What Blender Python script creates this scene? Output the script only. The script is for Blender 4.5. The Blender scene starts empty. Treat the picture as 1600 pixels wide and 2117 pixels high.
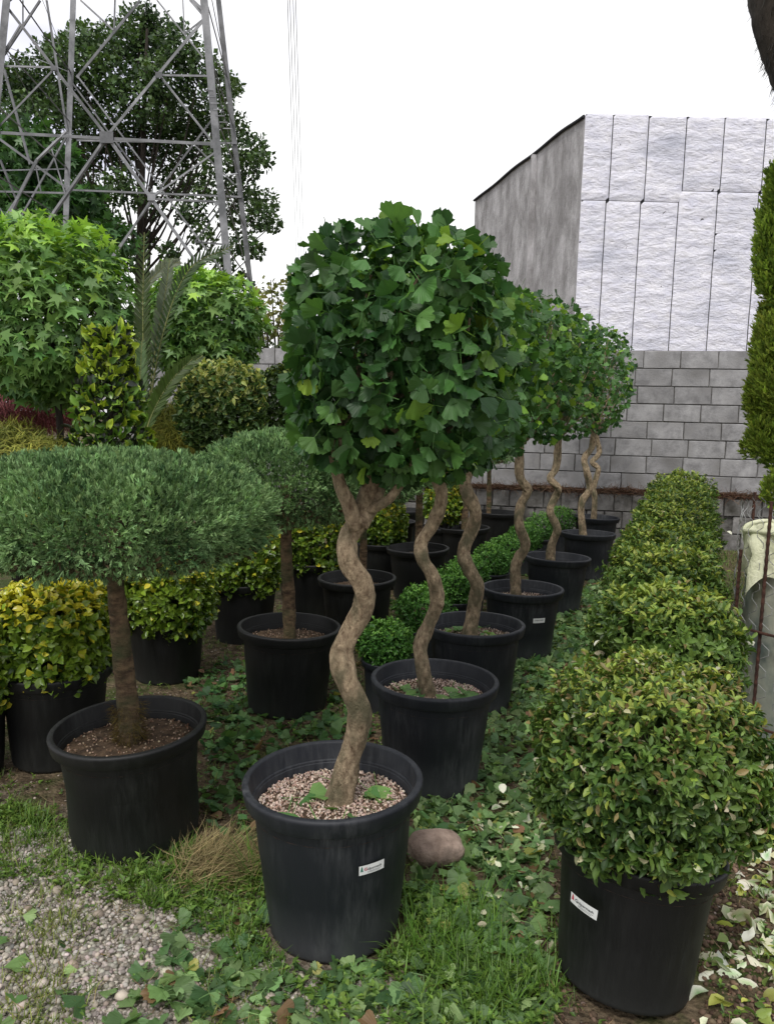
import bpy, math, random
import numpy as np
from mathutils import Vector, Matrix
R = math.radians
S = bpy.context.scene
random.seed(7); rng = np.random.default_rng(7)

# ------------------------------------------------------------------ camera, sky, sun, exposure
F = 1560.0                       # focal length in pixels of the 1600 x 2117 photograph
PITCH, ROLL, CAMZ = R(6.96), R(1.43), 1.385
fw = Vector((0, math.cos(PITCH), -math.sin(PITCH)))
u0 = Vector((0, math.sin(PITCH), math.cos(PITCH))); r0 = Vector((1, 0, 0))
rt = r0 * math.cos(ROLL) + u0 * math.sin(ROLL)
up = -r0 * math.sin(ROLL) + u0 * math.cos(ROLL)
CAM = Vector((0, 0, CAMZ))
cd = bpy.data.cameras.new("camera"); cam = bpy.data.objects.new("camera", cd); S.collection.objects.link(cam)
mw = Matrix((rt, up, -fw)).transposed().to_4x4(); mw.translation = CAM
cam.matrix_world = mw
cd.sensor_fit = 'VERTICAL'; cd.sensor_height = 24.0; cd.lens = 24.0 * F / 2117.0
cd.clip_start = 0.05; cd.clip_end = 1500
S.camera = cam

SUN_EL, SUN_AZ = R(56), R(200)   # azimuth clockwise from +Y (north): behind the camera, a little left
w = bpy.data.worlds.new("World"); S.world = w; w.use_nodes = True
nt = w.node_tree; nt.nodes.clear(); N = nt.nodes.new; L = nt.links.new
sky = N('ShaderNodeTexSky'); sky.sky_type = 'NISHITA'; sky.sun_disc = False
sky.sun_elevation = SUN_EL; sky.sun_rotation = SUN_AZ; sky.dust_density = 4; sky.air_density = 1.5
tc = N('ShaderNodeTexCoord')
nz = N('ShaderNodeTexNoise'); nz.inputs['Scale'].default_value = 2.2; nz.inputs['Detail'].default_value = 5
mp = N('ShaderNodeMapping'); mp.inputs['Scale'].default_value = (1, 1, 2.5)
L(tc.outputs['Generated'], mp.inputs['Vector']); L(mp.outputs[0], nz.inputs['Vector'])
cr = N('ShaderNodeValToRGB'); L(nz.outputs[0], cr.inputs[0])
cr.color_ramp.elements[0].position = .36; cr.color_ramp.elements[0].color = (.66, .66, .80, 1)
cr.color_ramp.elements[1].position = .52; cr.color_ramp.elements[1].color = (1.06, 1.055, 1.05, 1)
sc10 = N('ShaderNodeVectorMath'); sc10.operation = 'SCALE'; sc10.inputs['Scale'].default_value = 10.0
L(cr.outputs[0], sc10.inputs[0])
mx = N('ShaderNodeMix'); mx.data_type = 'RGBA'; mx.inputs['Factor'].default_value = .9
L(sky.outputs[0], mx.inputs['A']); L(sc10.outputs[0], mx.inputs['B'])
bg = N('ShaderNodeBackground'); bg.inputs['Strength'].default_value = .093
L(mx.outputs['Result'], bg.inputs[0]); wo = N('ShaderNodeOutputWorld'); L(bg.outputs[0], wo.inputs[0])
sl = bpy.data.lights.new("sun", 'SUN'); sl.energy = 1.5; sl.angle = R(12); sl.color = (1, .97, .92)
so = bpy.data.objects.new("sun", sl); S.collection.objects.link(so)
sd = Vector((math.sin(SUN_AZ) * math.cos(SUN_EL), math.cos(SUN_AZ) * math.cos(SUN_EL), math.sin(SUN_EL)))
so.rotation_euler = sd.to_track_quat('Z', 'Y').to_euler(); so.location = (0, -3, 12)
S.view_settings.view_transform = 'Standard'; S.view_settings.look = 'None'
S.view_settings.gamma = 1; S.view_settings.exposure = 0.48; S.view_settings.use_curve_mapping = False
try:
    S.cycles.use_denoising = True; S.cycles.max_bounces = 6; S.cycles.diffuse_bounces = 3; S.cycles.transparent_max_bounces = 4
except Exception: pass

# ------------------------------------------------------------------ helpers
def ray(px, py): return fw + rt * ((px - 800) / F) + up * ((1058.5 - py) / F)
def at_z(px, py, z=0.0):
    d = ray(px, py); return CAM + d * ((z - CAMZ) / d.z)
def at_y(px, py, Y):
    d = ray(px, py); return CAM + d * (Y / d.y)
def proj(P):
    P = np.asarray(P, float).reshape(-1, 3) - np.array(CAM)
    zc = P @ np.array(fw); zc = np.where(zc < .05, .05, zc)
    return 800 + F * (P @ np.array(rt)) / zc, 1058.5 - F * (P @ np.array(up)) / zc
def C(r, g, b):
    f = lambda v: (v / 255 / 12.92) if v / 255 <= .04045 else ((v / 255 + .055) / 1.055) ** 2.4
    return np.array([f(r), f(g), f(b)])
def unit(v): return v / np.maximum(np.linalg.norm(v, axis=-1, keepdims=True), 1e-9)
def lump(P, f, seed=0.0):        # cheap smooth pseudo noise, about -1..1
    x, y, z = P[:, 0] * f, P[:, 1] * f, P[:, 2] * f
    return (np.sin(x * 1.7 + 1.3 * np.sin(y * 1.1 + seed) + seed) + np.sin(y * 1.9 + 1.1 * np.sin(z * 1.3 + seed * 2)) + np.sin(z * 2.1 + 1.2 * np.sin(x * 1.2 - seed))) / 3

def mesh_np(name, V, tris, cols=None, mat=None, smooth=False):
    me = bpy.data.meshes.new(name); V = np.asarray(V, np.float32); T = np.asarray(tris, np.int32)
    me.vertices.add(len(V)); me.vertices.foreach_set('co', V.ravel())
    me.loops.add(T.size); me.loops.foreach_set('vertex_index', T.ravel())
    k = T.shape[1]; me.polygons.add(len(T))
    me.polygons.foreach_set('loop_start', np.arange(0, T.size, k, dtype=np.int32))
    if smooth: me.polygons.foreach_set('use_smooth', np.ones(len(T), bool))
    if cols is not None:
        a = me.color_attributes.new('col', 'FLOAT_COLOR', 'POINT')
        c4 = np.ones((len(V), 4), np.float32); c4[:, :3] = cols; a.data.foreach_set('color', c4.ravel())
    if mat: me.materials.append(mat)
    me.update(); me.validate(); return me
def obj(name, me, parent=None, loc=None):
    o = bpy.data.objects.new(name, me); S.collection.objects.link(o)
    if parent: o.parent = parent
    if loc is not None: o.location = loc
    return o
def thing(name, label, cat, loc=(0, 0, 0), group=None):
    o = bpy.data.objects.new(name, None); o.empty_display_size = .1; S.collection.objects.link(o); o.location = loc
    o['label'] = label; o['category'] = cat
    if group: o['group'] = group
    return o
def tag(o, label=None, cat=None, group=None, kind=None):
    for k, v in (('label', label), ('category', cat), ('group', group), ('kind', kind)):
        if v: o[k] = v
    return o

class MB:                        # collects quads and triangles for one mesh object
    def __init__(s): s.v = []; s.f = []
    def add(s, V, Fs):
        n = len(s.v); s.v += [tuple(map(float, p)) for p in V]; s.f += [tuple(i + n for i in f) for f in Fs]; return s
    def box(s, a, b, jit=0):
        (x0, y0, z0), (x1, y1, z1) = a, b
        V = [(x, y, z) for z in (z0, z1) for y in (y0, y1) for x in (x0, x1)]
        if jit: V = [tuple(c + random.uniform(-jit, jit) for c in p) for p in V]
        return s.add(V, [(0, 2, 3, 1), (4, 5, 7, 6), (0, 1, 5, 4), (2, 6, 7, 3), (0, 4, 6, 2), (1, 3, 7, 5)])
    def tube(s, P, rad, n=8, cap=True, wob=0, flat=1.0, knots=False):
        P = np.asarray([tuple(p) for p in P], float); m = len(P); rad = np.broadcast_to(np.asarray(rad, float), (m,))
        T = unit(np.gradient(P, axis=0)); a = np.array([1., 0, 0]) if abs(T[0][0]) < .8 else np.array([0, 1., 0])
        u = unit(np.cross(T[0], a)); V = []
        kn = [(random.random(), random.uniform(0, 6.28), random.uniform(.10, .22), random.uniform(.012, .03)) for _ in range(7)] if knots else []
        for i in range(m):
            u = unit(u - T[i] * (u @ T[i])); v = np.cross(T[i], u)
            for k in range(n):
                t = 2 * math.pi * k / n; rr = rad[i] * (1 + (wob * math.sin(3 * t + i * .22) + wob * .6 * math.sin(2 * t - i * .35 + 1) + random.uniform(-wob, wob) * .35 if wob else 0))
                if kn: rr *= 1 + .045 * math.sin(5 * t + i * .31) + .035 * math.sin(7 * t - i * .53) + .02 * random.uniform(-1, 1) + sum(a_ * math.exp(-((i / m - t_) / w_) ** 2 - (1 - math.cos(t - g_)) * 3) for t_, g_, a_, w_ in kn)
                V.append(P[i] + u * math.cos(t) * rr + v * math.sin(t) * rr * flat)
        Fs = [(i * n + k, i * n + (k + 1) % n, (i + 1) * n + (k + 1) % n, (i + 1) * n + k) for i in range(m - 1) for k in range(n)]
        if cap: Fs += [tuple(range(n))[::-1], tuple((m - 1) * n + k for k in range(n))]
        return s.add(V, Fs)
    def lathe(s, prof, n=48, c=(0, 0, 0)):
        V = [(c[0] + r * math.cos(2 * math.pi * k / n), c[1] + r * math.sin(2 * math.pi * k / n), c[2] + z) for r, z in prof for k in range(n)]
        return s.add(V, [(i * n + k, i * n + (k + 1) % n, (i + 1) * n + (k + 1) % n, (i + 1) * n + k) for i in range(len(prof) - 1) for k in range(n)])
    def mesh(s, name, mat, smooth=False):
        me = bpy.data.meshes.new(name); me.from_pydata(s.v, [], s.f); me.materials.append(mat)
        if smooth: me.polygons.foreach_set('use_smooth', np.ones(len(me.polygons), bool))
        me.update(); return me
    def build(s, name, mat, parent=None, smooth=False, loc=None): return obj(name, s.mesh(name, mat, smooth), parent, loc)

def spline(P, n):                # Catmull-Rom through control points
    P = np.asarray([tuple(p) for p in P], float); Q = np.vstack([2 * P[0] - P[1], P, 2 * P[-1] - P[-2]]); out = []
    m = len(P) - 1
    for j in range(n + 1):
        t = j / n * m; i = min(int(t), m - 1); u = t - i; a, b, c, d = Q[i:i + 4]
        out.append(.5 * (2 * b + (c - a) * u + (2 * a - 5 * b + 4 * c - d) * u * u + (3 * b - 3 * c + d - a) * u ** 3))
    return np.array(out)

# ------------------------------------------------------------------ materials
def newmat(name):
    m = bpy.data.materials.new(name); m.use_nodes = True; nt = m.node_tree
    return m, nt, nt.nodes['Principled BSDF'], nt.nodes.new, nt.links.new
def noisy(name, c1, c2, scale=8, rough=.8, bump=.3, bscale=40, stretch=(1, 1, 1), detail=6, lo=.35, hi=.65, coords='Object', c3=None, s3=2.0, p3=(.55, .7), rnd=0.0, bdist=.01, spec=.3):
    m, nt, P, N, L = newmat(name)
    tc = N('ShaderNodeTexCoord'); mp = N('ShaderNodeMapping'); mp.inputs['Scale'].default_value = stretch
    L(tc.outputs[coords], mp.inputs[0]); vec = mp.outputs[0]
    if rnd:
        oi = N('ShaderNodeObjectInfo'); ml = N('ShaderNodeMath'); ml.operation = 'MULTIPLY'; ml.inputs[1].default_value = 37
        L(oi.outputs['Random'], ml.inputs[0]); ad = N('ShaderNodeVectorMath'); ad.operation = 'ADD'; L(vec, ad.inputs[0]); L(ml.outputs[0], ad.inputs[1]); vec = ad.outputs[0]
    nz = N('ShaderNodeTexNoise'); nz.inputs['Scale'].default_value = scale; nz.inputs['Detail'].default_value = detail; nz.inputs['Roughness'].default_value = .65
    L(vec, nz.inputs['Vector'])
    cr = N('ShaderNodeValToRGB'); L(nz.outputs[0], cr.inputs[0]); e = cr.color_ramp.elements
    e[0].position = lo; e[0].color = (*c1, 1); e[1].position = hi; e[1].color = (*c2, 1); col = cr.outputs[0]
    if c3 is not None:
        n3 = N('ShaderNodeTexNoise'); n3.inputs['Scale'].default_value = s3; n3.inputs['Detail'].default_value = 5; L(vec, n3.inputs['Vector'])
        mr = N('ShaderNodeMapRange'); mr.inputs['From Min'].default_value = p3[0]; mr.inputs['From Max'].default_value = p3[1]; L(n3.outputs[0], mr.inputs[0])
        mx = N('ShaderNodeMix'); mx.data_type = 'RGBA'; L(mr.outputs[0], mx.inputs['Factor']); L(col, mx.inputs['A']); mx.inputs['B'].default_value = (*c3, 1); col = mx.outputs['Result']
    if rnd:
        mr = N('ShaderNodeMapRange'); mr.inputs['To Min'].default_value = 1 - rnd; mr.inputs['To Max'].default_value = 1 + rnd; L(oi.outputs['Random'], mr.inputs[0])
        vm = N('ShaderNodeVectorMath'); vm.operation = 'SCALE'; L(col, vm.inputs[0]); L(mr.outputs[0], vm.inputs['Scale']); col = vm.outputs[0]
    L(col, P.inputs['Base Color']); P.inputs['Roughness'].default_value = rough; P.inputs['Specular IOR Level'].default_value = spec
    if bump:
        nb = N('ShaderNodeTexNoise'); nb.inputs['Scale'].default_value = bscale; nb.inputs['Detail'].default_value = 8; nb.inputs['Roughness'].default_value = .7; L(vec, nb.inputs['Vector'])
        b = N('ShaderNodeBump'); b.inputs['Strength'].default_value = bump; b.inputs['Distance'].default_value = bdist; L(nb.outputs[0], b.inputs['Height']); L(b.outputs[0], P.inputs['Normal'])
    return m
def leafmat(name, rough=.45, trans=.25, var=.25, vscale=30, spec=.35, tint=(1.2, 1.2, .6), veins=False):
    m, nt, P, N, L = newmat(name)
    at = N('ShaderNodeAttribute'); at.attribute_name = 'col'; oi = N('ShaderNodeObjectInfo')
    m1 = N('ShaderNodeVectorMath'); m1.operation = 'MULTIPLY'; L(at.outputs['Color'], m1.inputs[0]); L(oi.outputs['Color'], m1.inputs[1])
    tc = N('ShaderNodeTexCoord'); nz = N('ShaderNodeTexNoise'); nz.inputs['Scale'].default_value = vscale; nz.inputs['Detail'].default_value = 3; L(tc.outputs['Object'], nz.inputs['Vector'])
    mr = N('ShaderNodeMapRange'); mr.inputs['To Min'].default_value = 1 - var; mr.inputs['To Max'].default_value = 1 + var; L(nz.outputs[0], mr.inputs[0])
    m2 = N('ShaderNodeVectorMath'); m2.operation = 'SCALE'; L(m1.outputs[0], m2.inputs[0]); L(mr.outputs[0], m2.inputs['Scale'])
    if veins:
        av = N('ShaderNodeAttribute'); av.attribute_name = 'leafco'; sx = N('ShaderNodeSeparateXYZ'); L(av.outputs['Vector'], sx.inputs[0])
        at2 = N('ShaderNodeMath'); at2.operation = 'ARCTAN2'; L(sx.outputs['X'], at2.inputs[0]); L(sx.outputs['Y'], at2.inputs[1])
        ms = N('ShaderNodeMath'); ms.operation = 'MULTIPLY'; ms.inputs[1].default_value = 46; L(at2.outputs[0], ms.inputs[0]); sn = N('ShaderNodeMath'); sn.operation = 'SINE'; L(ms.outputs[0], sn.inputs[0])
        bb = N('ShaderNodeBump'); bb.inputs['Strength'].default_value = .14; bb.inputs['Distance'].default_value = .002; L(sn.outputs[0], bb.inputs['Height']); L(bb.outputs[0], P.inputs['Normal'])
        v1 = N('ShaderNodeMapRange'); v1.inputs['From Min'].default_value = -1; v1.inputs['To Min'].default_value = .96; v1.inputs['To Max'].default_value = 1.04; L(sn.outputs[0], v1.inputs[0])
        m4 = N('ShaderNodeVectorMath'); m4.operation = 'SCALE'; L(m2.outputs[0], m4.inputs[0]); L(v1.outputs[0], m4.inputs['Scale']); m2 = m4
        ge = N('ShaderNodeNewGeometry'); bk_ = N('ShaderNodeMix'); bk_.data_type = 'RGBA'; L(ge.outputs['Backfacing'], bk_.inputs['Factor']); L(m2.outputs[0], bk_.inputs['A'])
        lt = N('ShaderNodeVectorMath'); lt.operation = 'MULTIPLY'; L(m2.outputs[0], lt.inputs[0]); lt.inputs[1].default_value = (1.45, 1.3, 1.5); L(lt.outputs[0], bk_.inputs['B'])
        class _o: outputs = [bk_.outputs['Result']]
        m2 = _o
    L(m2.outputs[0], P.inputs['Base Color']); P.inputs['Roughness'].default_value = rough; P.inputs['Specular IOR Level'].default_value = spec
    m3 = N('ShaderNodeVectorMath'); m3.operation = 'MULTIPLY'; L(m2.outputs[0], m3.inputs[0]); m3.inputs[1].default_value = tint
    tr = N('ShaderNodeBsdfTranslucent'); L(m3.outputs[0], tr.inputs[0]); mx = N('ShaderNodeMixShader'); mx.inputs[0].default_value = trans
    L(P.outputs[0], mx.inputs[1]); L(tr.outputs[0], mx.inputs[2]); L(mx.outputs[0], nt.nodes['Material Output'].inputs[0])
    return m

M = {}
M['leaf'] = leafmat('leaf_green')
M['ginkgo'] = leafmat('ginkgo_leaf', veins=True, rough=.45, trans=.32)
M['gloss'] = leafmat('leaf_glossy', rough=.3, spec=.5, trans=.2)
M['needle'] = leafmat('needle_green', rough=.65, trans=.12, spec=.2, var=.35, vscale=12)
M['stone'] = leafmat('pebble_stone', rough=.85, trans=0, var=.3, vscale=60, spec=.25)
M['bark'] = noisy('ginkgo_bark', C(104, 84, 64), C(206, 184, 152), 48, .88, 1.0, 85, (1.3, 1.3, .7), c3=C(112, 106, 82), s3=13, p3=(.45, .66), bdist=.03, lo=.3, hi=.66)
M['bark2'] = noisy('juniper_bark', C(64, 50, 38), C(132, 110, 84), 34, .9, 1.0, 60, (.8, .8, 1.6), c3=C(70, 74, 48), s3=8, p3=(.45, .65), bdist=.02)
M['darkbark'] = noisy('dark_bark', C(30, 27, 24), C(62, 55, 48), 10, .9, .7, 30, (1, 1, .3))
M['frondstem'] = noisy('frond_stalk', C(84, 92, 48), C(120, 122, 70), 20, .6, 0)
M['soil'] = noisy('soil', C(52, 40, 30), C(96, 78, 60), 30, .95, .8, 90)
M['rock'] = noisy('rock', C(124, 106, 94), C(172, 152, 138), 14, .85, .9, 50, c3=C(84, 74, 66), s3=6)
M['rust'] = noisy('rusty_steel', C(44, 30, 26), C(84, 56, 46), 30, .85, .5, 90)
M['steel'] = noisy('galvanised_steel', C(84, 86, 88), C(132, 133, 136), 3, .55, .15, 20, rnd=.42, spec=.4)
M['wire'] = noisy('wire', C(110, 112, 112), C(160, 160, 158), 9, .5, 0)
M['liner'] = noisy('plastic_liner', C(196, 200, 160), C(226, 226, 196), 5, .35, .5, 14, bdist=.03, spec=.5)
M['drum'] = noisy('grey_drum', C(130, 140, 132), C(176, 176, 160), 5, .4, .2, 12, c3=C(60, 84, 88), s3=3, spec=.5)
M['block'] = noisy('concrete_block', C(122, 121, 122), C(162, 161, 162), 7, .95, .9, 55, rnd=.10, c3=C(104, 102, 100), s3=3.5, p3=(.5, .75), bdist=.006)
M['oldblock'] = noisy('old_concrete_block', C(84, 82, 80), C(140, 138, 136), 6, .95, .9, 45, rnd=.2, c3=C(62, 60, 54), s3=4, p3=(.5, .72), bdist=.008)
M['mortar'] = noisy('mortar', C(66, 64, 62), C(112, 110, 106), 12, .95, .8, 50)
M['render'] = noisy('cement_render', C(136, 134, 134), C(190, 188, 190), 3.2, .92, .9, 14, (1, 1, .45), c3=C(128, 126, 126), s3=1.3, p3=(.5, .74), bdist=.05)
M['sprayed'] = noisy('sprayed_white_coating', C(222, 222, 236), C(244, 243, 250), 3, .55, 1.0, 5.5, (1, 1, 2.1), c3=C(196, 198, 212), s3=.9, p3=(.5, .75), bdist=.075, spec=.35)
M['joint'] = noisy('black_joint', C(28, 28, 32), C(48, 48, 52), 10, .8, .2)
M['sticker'] = noisy('sticker_paper', C(205, 208, 208), C(222, 224, 222), 40, .5, 0)
M['ink'] = noisy('ink_grey', C(58, 60, 62), C(70, 72, 74), 40, .6, 0)
M['inkgreen'] = noisy('ink_green', C(24, 98, 78), C(40, 112, 90), 40, .6, 0)
M['inkred'] = noisy('ink_red', C(170, 40, 60), C(186, 54, 72), 40, .6, 0)
def potmat(name, base, dust):
    m, nt, P, N, L = newmat(name)
    tc = N('ShaderNodeTexCoord'); oi = N('ShaderNodeObjectInfo')
    ad = N('ShaderNodeVectorMath'); ad.operation = 'ADD'; L(tc.outputs['Object'], ad.inputs[0]); L(oi.outputs['Random'], ad.inputs[1])
    mp = N('ShaderNodeMapping'); mp.inputs['Scale'].default_value = (9, 9, 1.2); L(ad.outputs[0], mp.inputs[0])
    n1 = N('ShaderNodeTexNoise'); n1.inputs['Scale'].default_value = 6; n1.inputs['Detail'].default_value = 9; n1.inputs['Roughness'].default_value = .75; L(mp.outputs[0], n1.inputs['Vector'])
    n2 = N('ShaderNodeTexNoise'); n2.inputs['Scale'].default_value = 5; n2.inputs['Detail'].default_value = 6; L(ad.outputs[0], n2.inputs['Vector'])
    sx = N('ShaderNodeSeparateXYZ'); L(tc.outputs['Object'], sx.inputs[0])
    low = N('ShaderNodeMapRange'); low.inputs['From Min'].default_value = .16; low.inputs['From Max'].default_value = .0; L(sx.outputs['Z'], low.inputs[0])
    a = N('ShaderNodeMapRange'); a.inputs['From Min'].default_value = .42; a.inputs['From Max'].default_value = .85; L(n1.outputs[0], a.inputs[0])
    b = N('ShaderNodeMapRange'); b.inputs['From Min'].default_value = .4; b.inputs['From Max'].default_value = .75; L(n2.outputs[0], b.inputs[0])
    s1 = N('ShaderNodeMath'); s1.operation = 'MULTIPLY'; L(b.outputs[0], s1.inputs[0]); L(a.outputs[0], s1.inputs[1])
    s2 = N('ShaderNodeMath'); s2.operation = 'MULTIPLY_ADD'; L(low.outputs[0], s2.inputs[0]); s2.inputs[1].default_value = .35; L(s1.outputs[0], s2.inputs[2]); s2.use_clamp = True
    mx = N('ShaderNodeMix'); mx.data_type = 'RGBA'; L(s2.outputs[0], mx.inputs['Factor']); mx.inputs['A'].default_value = (*base, 1); mx.inputs['B'].default_value = (*dust, 1)
    L(mx.outputs['Result'], P.inputs['Base Color'])
    rr = N('ShaderNodeMapRange'); rr.inputs['To Min'].default_value = .42; rr.inputs['To Max'].default_value = .7; L(n1.outputs[0], rr.inputs[0]); L(rr.outputs[0], P.inputs['Roughness'])
    P.inputs['Specular IOR Level'].default_value = .35
    bp = N('ShaderNodeBump'); bp.inputs['Strength'].default_value = .25; bp.inputs['Distance'].default_value = .003; L(n1.outputs[0], bp.inputs['Height']); L(bp.outputs[0], P.inputs['Normal'])
    return m
M['pot'] = potmat('black_pot_plastic', C(28, 31, 37), C(96, 98, 100))
M['potdark'] = potmat('black_pot_plastic_clean', C(17, 18, 19), C(56, 58, 56))

# ------------------------------------------------------------------ leaf templates: (verts, tris), length 1 along +Y, face +Z
def t_ginkgo(seed):
    r = random.Random(seed); n = 17; sp = r.uniform(46, 62); V = [(0, 0, 0)]; cup = r.uniform(.05, .5); wav = r.uniform(.03, .08); tw = r.uniform(-.25, .25); nd = r.uniform(.1, .34); ph = r.uniform(0, 6)
    for q0 in (.55, 1.0):
        for i in range(n):
            u = (i - 8) / 8; a = R(sp * u); q = q0 * (1 - .16 * abs(u) ** 3); e = 1 if q0 == 1 else 0
            q += e * (.045 * math.sin(i * 2.6 + ph) + .03 * math.sin(i * 1.3 + ph) - nd * math.exp(-(u / .09) ** 2) - .06 * math.exp(-((abs(u) - .5) / .08) ** 2))
            z = cup * abs(math.sin(a)) ** 1.4 * q0 - .16 * q0 * q0 + e * wav * math.sin(i * 1.7 + ph) + tw * u * q0 * .5 - .07 * math.exp(-(u / .15) ** 2) * q0
            V.append((q * math.sin(a), q * math.cos(a), z))
    T = [(0, i + 2, i + 1) for i in range(n - 1)]
    for i in range(n - 1): a, b = 1 + i, 1 + n + i; T += [(a, a + 1, b + 1), (a, b + 1, b)]
    k = len(V); V += [(-.022, -.02, 0), (.022, -.02, 0), (.04, -.95, .25), (0, -.95, .25)]; T += [(k, k + 2, k + 1), (k, k + 3, k + 2)]
    return np.array(V), np.array(T)
def t_star(seed):
    r = random.Random(seed); V = [(0, .35, .0)]; ang = [-130, -65, 0, 65, 130]; ln = [.5, .72, .75, .72, .5]; pts = []
    pts.append((0, 0, 0))
    for k in range(4, -1, -1):
        a = R(ang[k]); q = ln[k] * r.uniform(.9, 1.1); pts.append((math.sin(a) * q, .35 + math.cos(a) * q, -.14 * q * q + r.uniform(-.03, .03)))
        if k: b = R((ang[k] + ang[k - 1]) / 2); pts.append((math.sin(b) * .27, .35 + math.cos(b) * .27, .03))
    V += pts; n = len(pts); T = [(0, 1 + i, 1 + (i + 1) % n) for i in range(n)]
    k = len(V); V += [(-.012, 0, 0), (.012, 0, 0), (0, -.55, .1)]; T.append((k, k + 1, k + 2))
    return np.array(V), np.array(T)
def t_oval(wd=.42, fold=.12, curl=.12, peak=.55):
    V = [(0, 0, 0), (-wd * .38, .22, fold * .7), (-wd * .5, peak, fold), (-wd * .3, .82, fold * .5), (0, 1, -curl), (wd * .3, .82, fold * .5), (wd * .5, peak, fold), (wd * .38, .22, fold * .7), (0, .5, .0)]
    T = [(8, (i + 1) % 8, i) for i in range(8)]
    return np.array(V, float), np.array(T)
def t_oval4(wd=.5, fold=.1, curl=.1):
    return np.array([(0, 0, 0), (-wd / 2, .5, fold), (0, 1, -curl), (wd / 2, .5, fold), (0, .5, 0)], float), np.array([(4, 1, 0), (4, 2, 1), (4, 3, 2), (4, 0, 3)])
def t_quad(wd=.7): return np.array([(0, 0, 0), (-wd / 2, .5, .08), (0, 1, 0), (wd / 2, .5, .08)], float), np.array([(0, 2, 1), (0, 3, 2)])
def t_spray(seed, n=7, spread=.6, wd=.085):   # little bunch of scale-leaved shoots
    r = random.Random(seed); V = []; T = []
    for i in range(n):
        b = np.array((0, r.uniform(0, .45), 0)); a = r.uniform(0, 6.28); s = r.uniform(.15, spread)
        d = np.array((math.cos(a) * s, 1, math.sin(a) * s)); d /= np.linalg.norm(d); q = r.uniform(.35, .6); sd_ = np.cross(d, (math.sin(a), .2, math.cos(a))); sd_ /= np.linalg.norm(sd_)
        k = len(V); V += [b - sd_ * wd * .5, b + sd_ * wd * .5, b + d * q * .7 + sd_ * wd * .5, b + d * q, b + d * q * .7 - sd_ * wd * .5]; T += [(k, k + 1, k + 2), (k, k + 2, k + 4), (k + 4, k + 2, k + 3)]
    return np.array(V), np.array(T)
def t_blade(bend=.5, wd=.06):
    V = [(-wd / 2, 0, 0), (wd / 2, 0, 0), (-wd * .42, .4, bend * .1), (wd * .42, .4, bend * .1), (-wd * .25, .75, bend * .42), (wd * .25, .75, bend * .42), (0, 1, bend)]
    return np.array(V, float), np.array([(0, 1, 3), (0, 3, 2), (2, 3, 5), (2, 5, 4), (4, 5, 6)])
def t_stone(seed):
    r = random.Random(seed); V = []; ph = (1 + 5 ** .5) / 2
    for a, b in ((-1, ph), (1, ph), (-1, -ph), (1, -ph)): V += [(a, b, 0), (0, a, b), (b, 0, a)]
    V = np.array(V) / 1.9 * np.array([[r.uniform(.75, 1.15)] * 3 for _ in range(12)]) * np.array((1, r.uniform(.6, .9), r.uniform(.45, .65))) * .5
    from itertools import combinations
    B = np.array([(a, b, 0) for a, b in ((-1, ph), (1, ph), (-1, -ph), (1, -ph))])
    base = []
    for a, b in ((-1, ph), (1, ph), (-1, -ph), (1, -ph)): base += [(a, b, 0), (0, a, b), (b, 0, a)]
    base = np.array(base); T = []
    for i, j, k in combinations(range(12), 3):
        if all(abs(np.linalg.norm(base[p] - base[q]) - 2) < .01 for p, q in ((i, j), (j, k), (i, k))):
            n = np.cross(base[j] - base[i], base[k] - base[i]); T.append((i, j, k) if n @ base[i] > 0 else (i, k, j))
    return V, np.array(T)
TG = [t_ginkgo(i) for i in range(1, 9)]; TSTAR = [t_star(i) for i in range(1, 6)]
TOV = [t_oval(.42, .1, .15), t_oval(.5, .16, .05), t_oval(.38, .06, .25)]; TROUND = [t_oval(.62, .12, .1), t_oval(.55, .2, .02), t_oval(.68, .08, .2)]
def varieg(t, c): 
    f = np.ones((9, 3)); f[8] = c; f[0] = (np.array(c) + 1) / 2; f[4] = 1; return (t[0], t[1], f)
TCR = [varieg(t_oval(.55, .22, .2), (.30, .55, .25)), varieg(t_oval(.5, -.25, .35), (.5, .75, .4)), varieg(t_oval(.6, .1, -.3), (1, 1, 1)), varieg(t_oval(.48, .3, .4), (.35, .6, .28)), varieg(t_oval(.55, -.2, .1), (.9, .95, .9))]
TVA = [varieg(t_oval(.5, .15, .1), (.4, .55, .35)), varieg(t_oval(.42, .2, .2), (.45, .6, .4)), varieg(t_oval(.55, .1, .1), (.9, 1, .8))]
TO4 = [t_oval4(.5), t_oval4(.42, .16, .02)]; TQ = [t_quad(.8), t_quad(.55)]
TSP = [t_spray(i) for i in range(1, 6)]; TCY = [t_spray(i + 20, 10, .35, .09) for i in range(5)]
TBL = [t_blade(.2, .05), t_blade(.6, .045), t_blade(.9, .04)]; TST = [t_stone(i) for i in range(6)]

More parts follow.
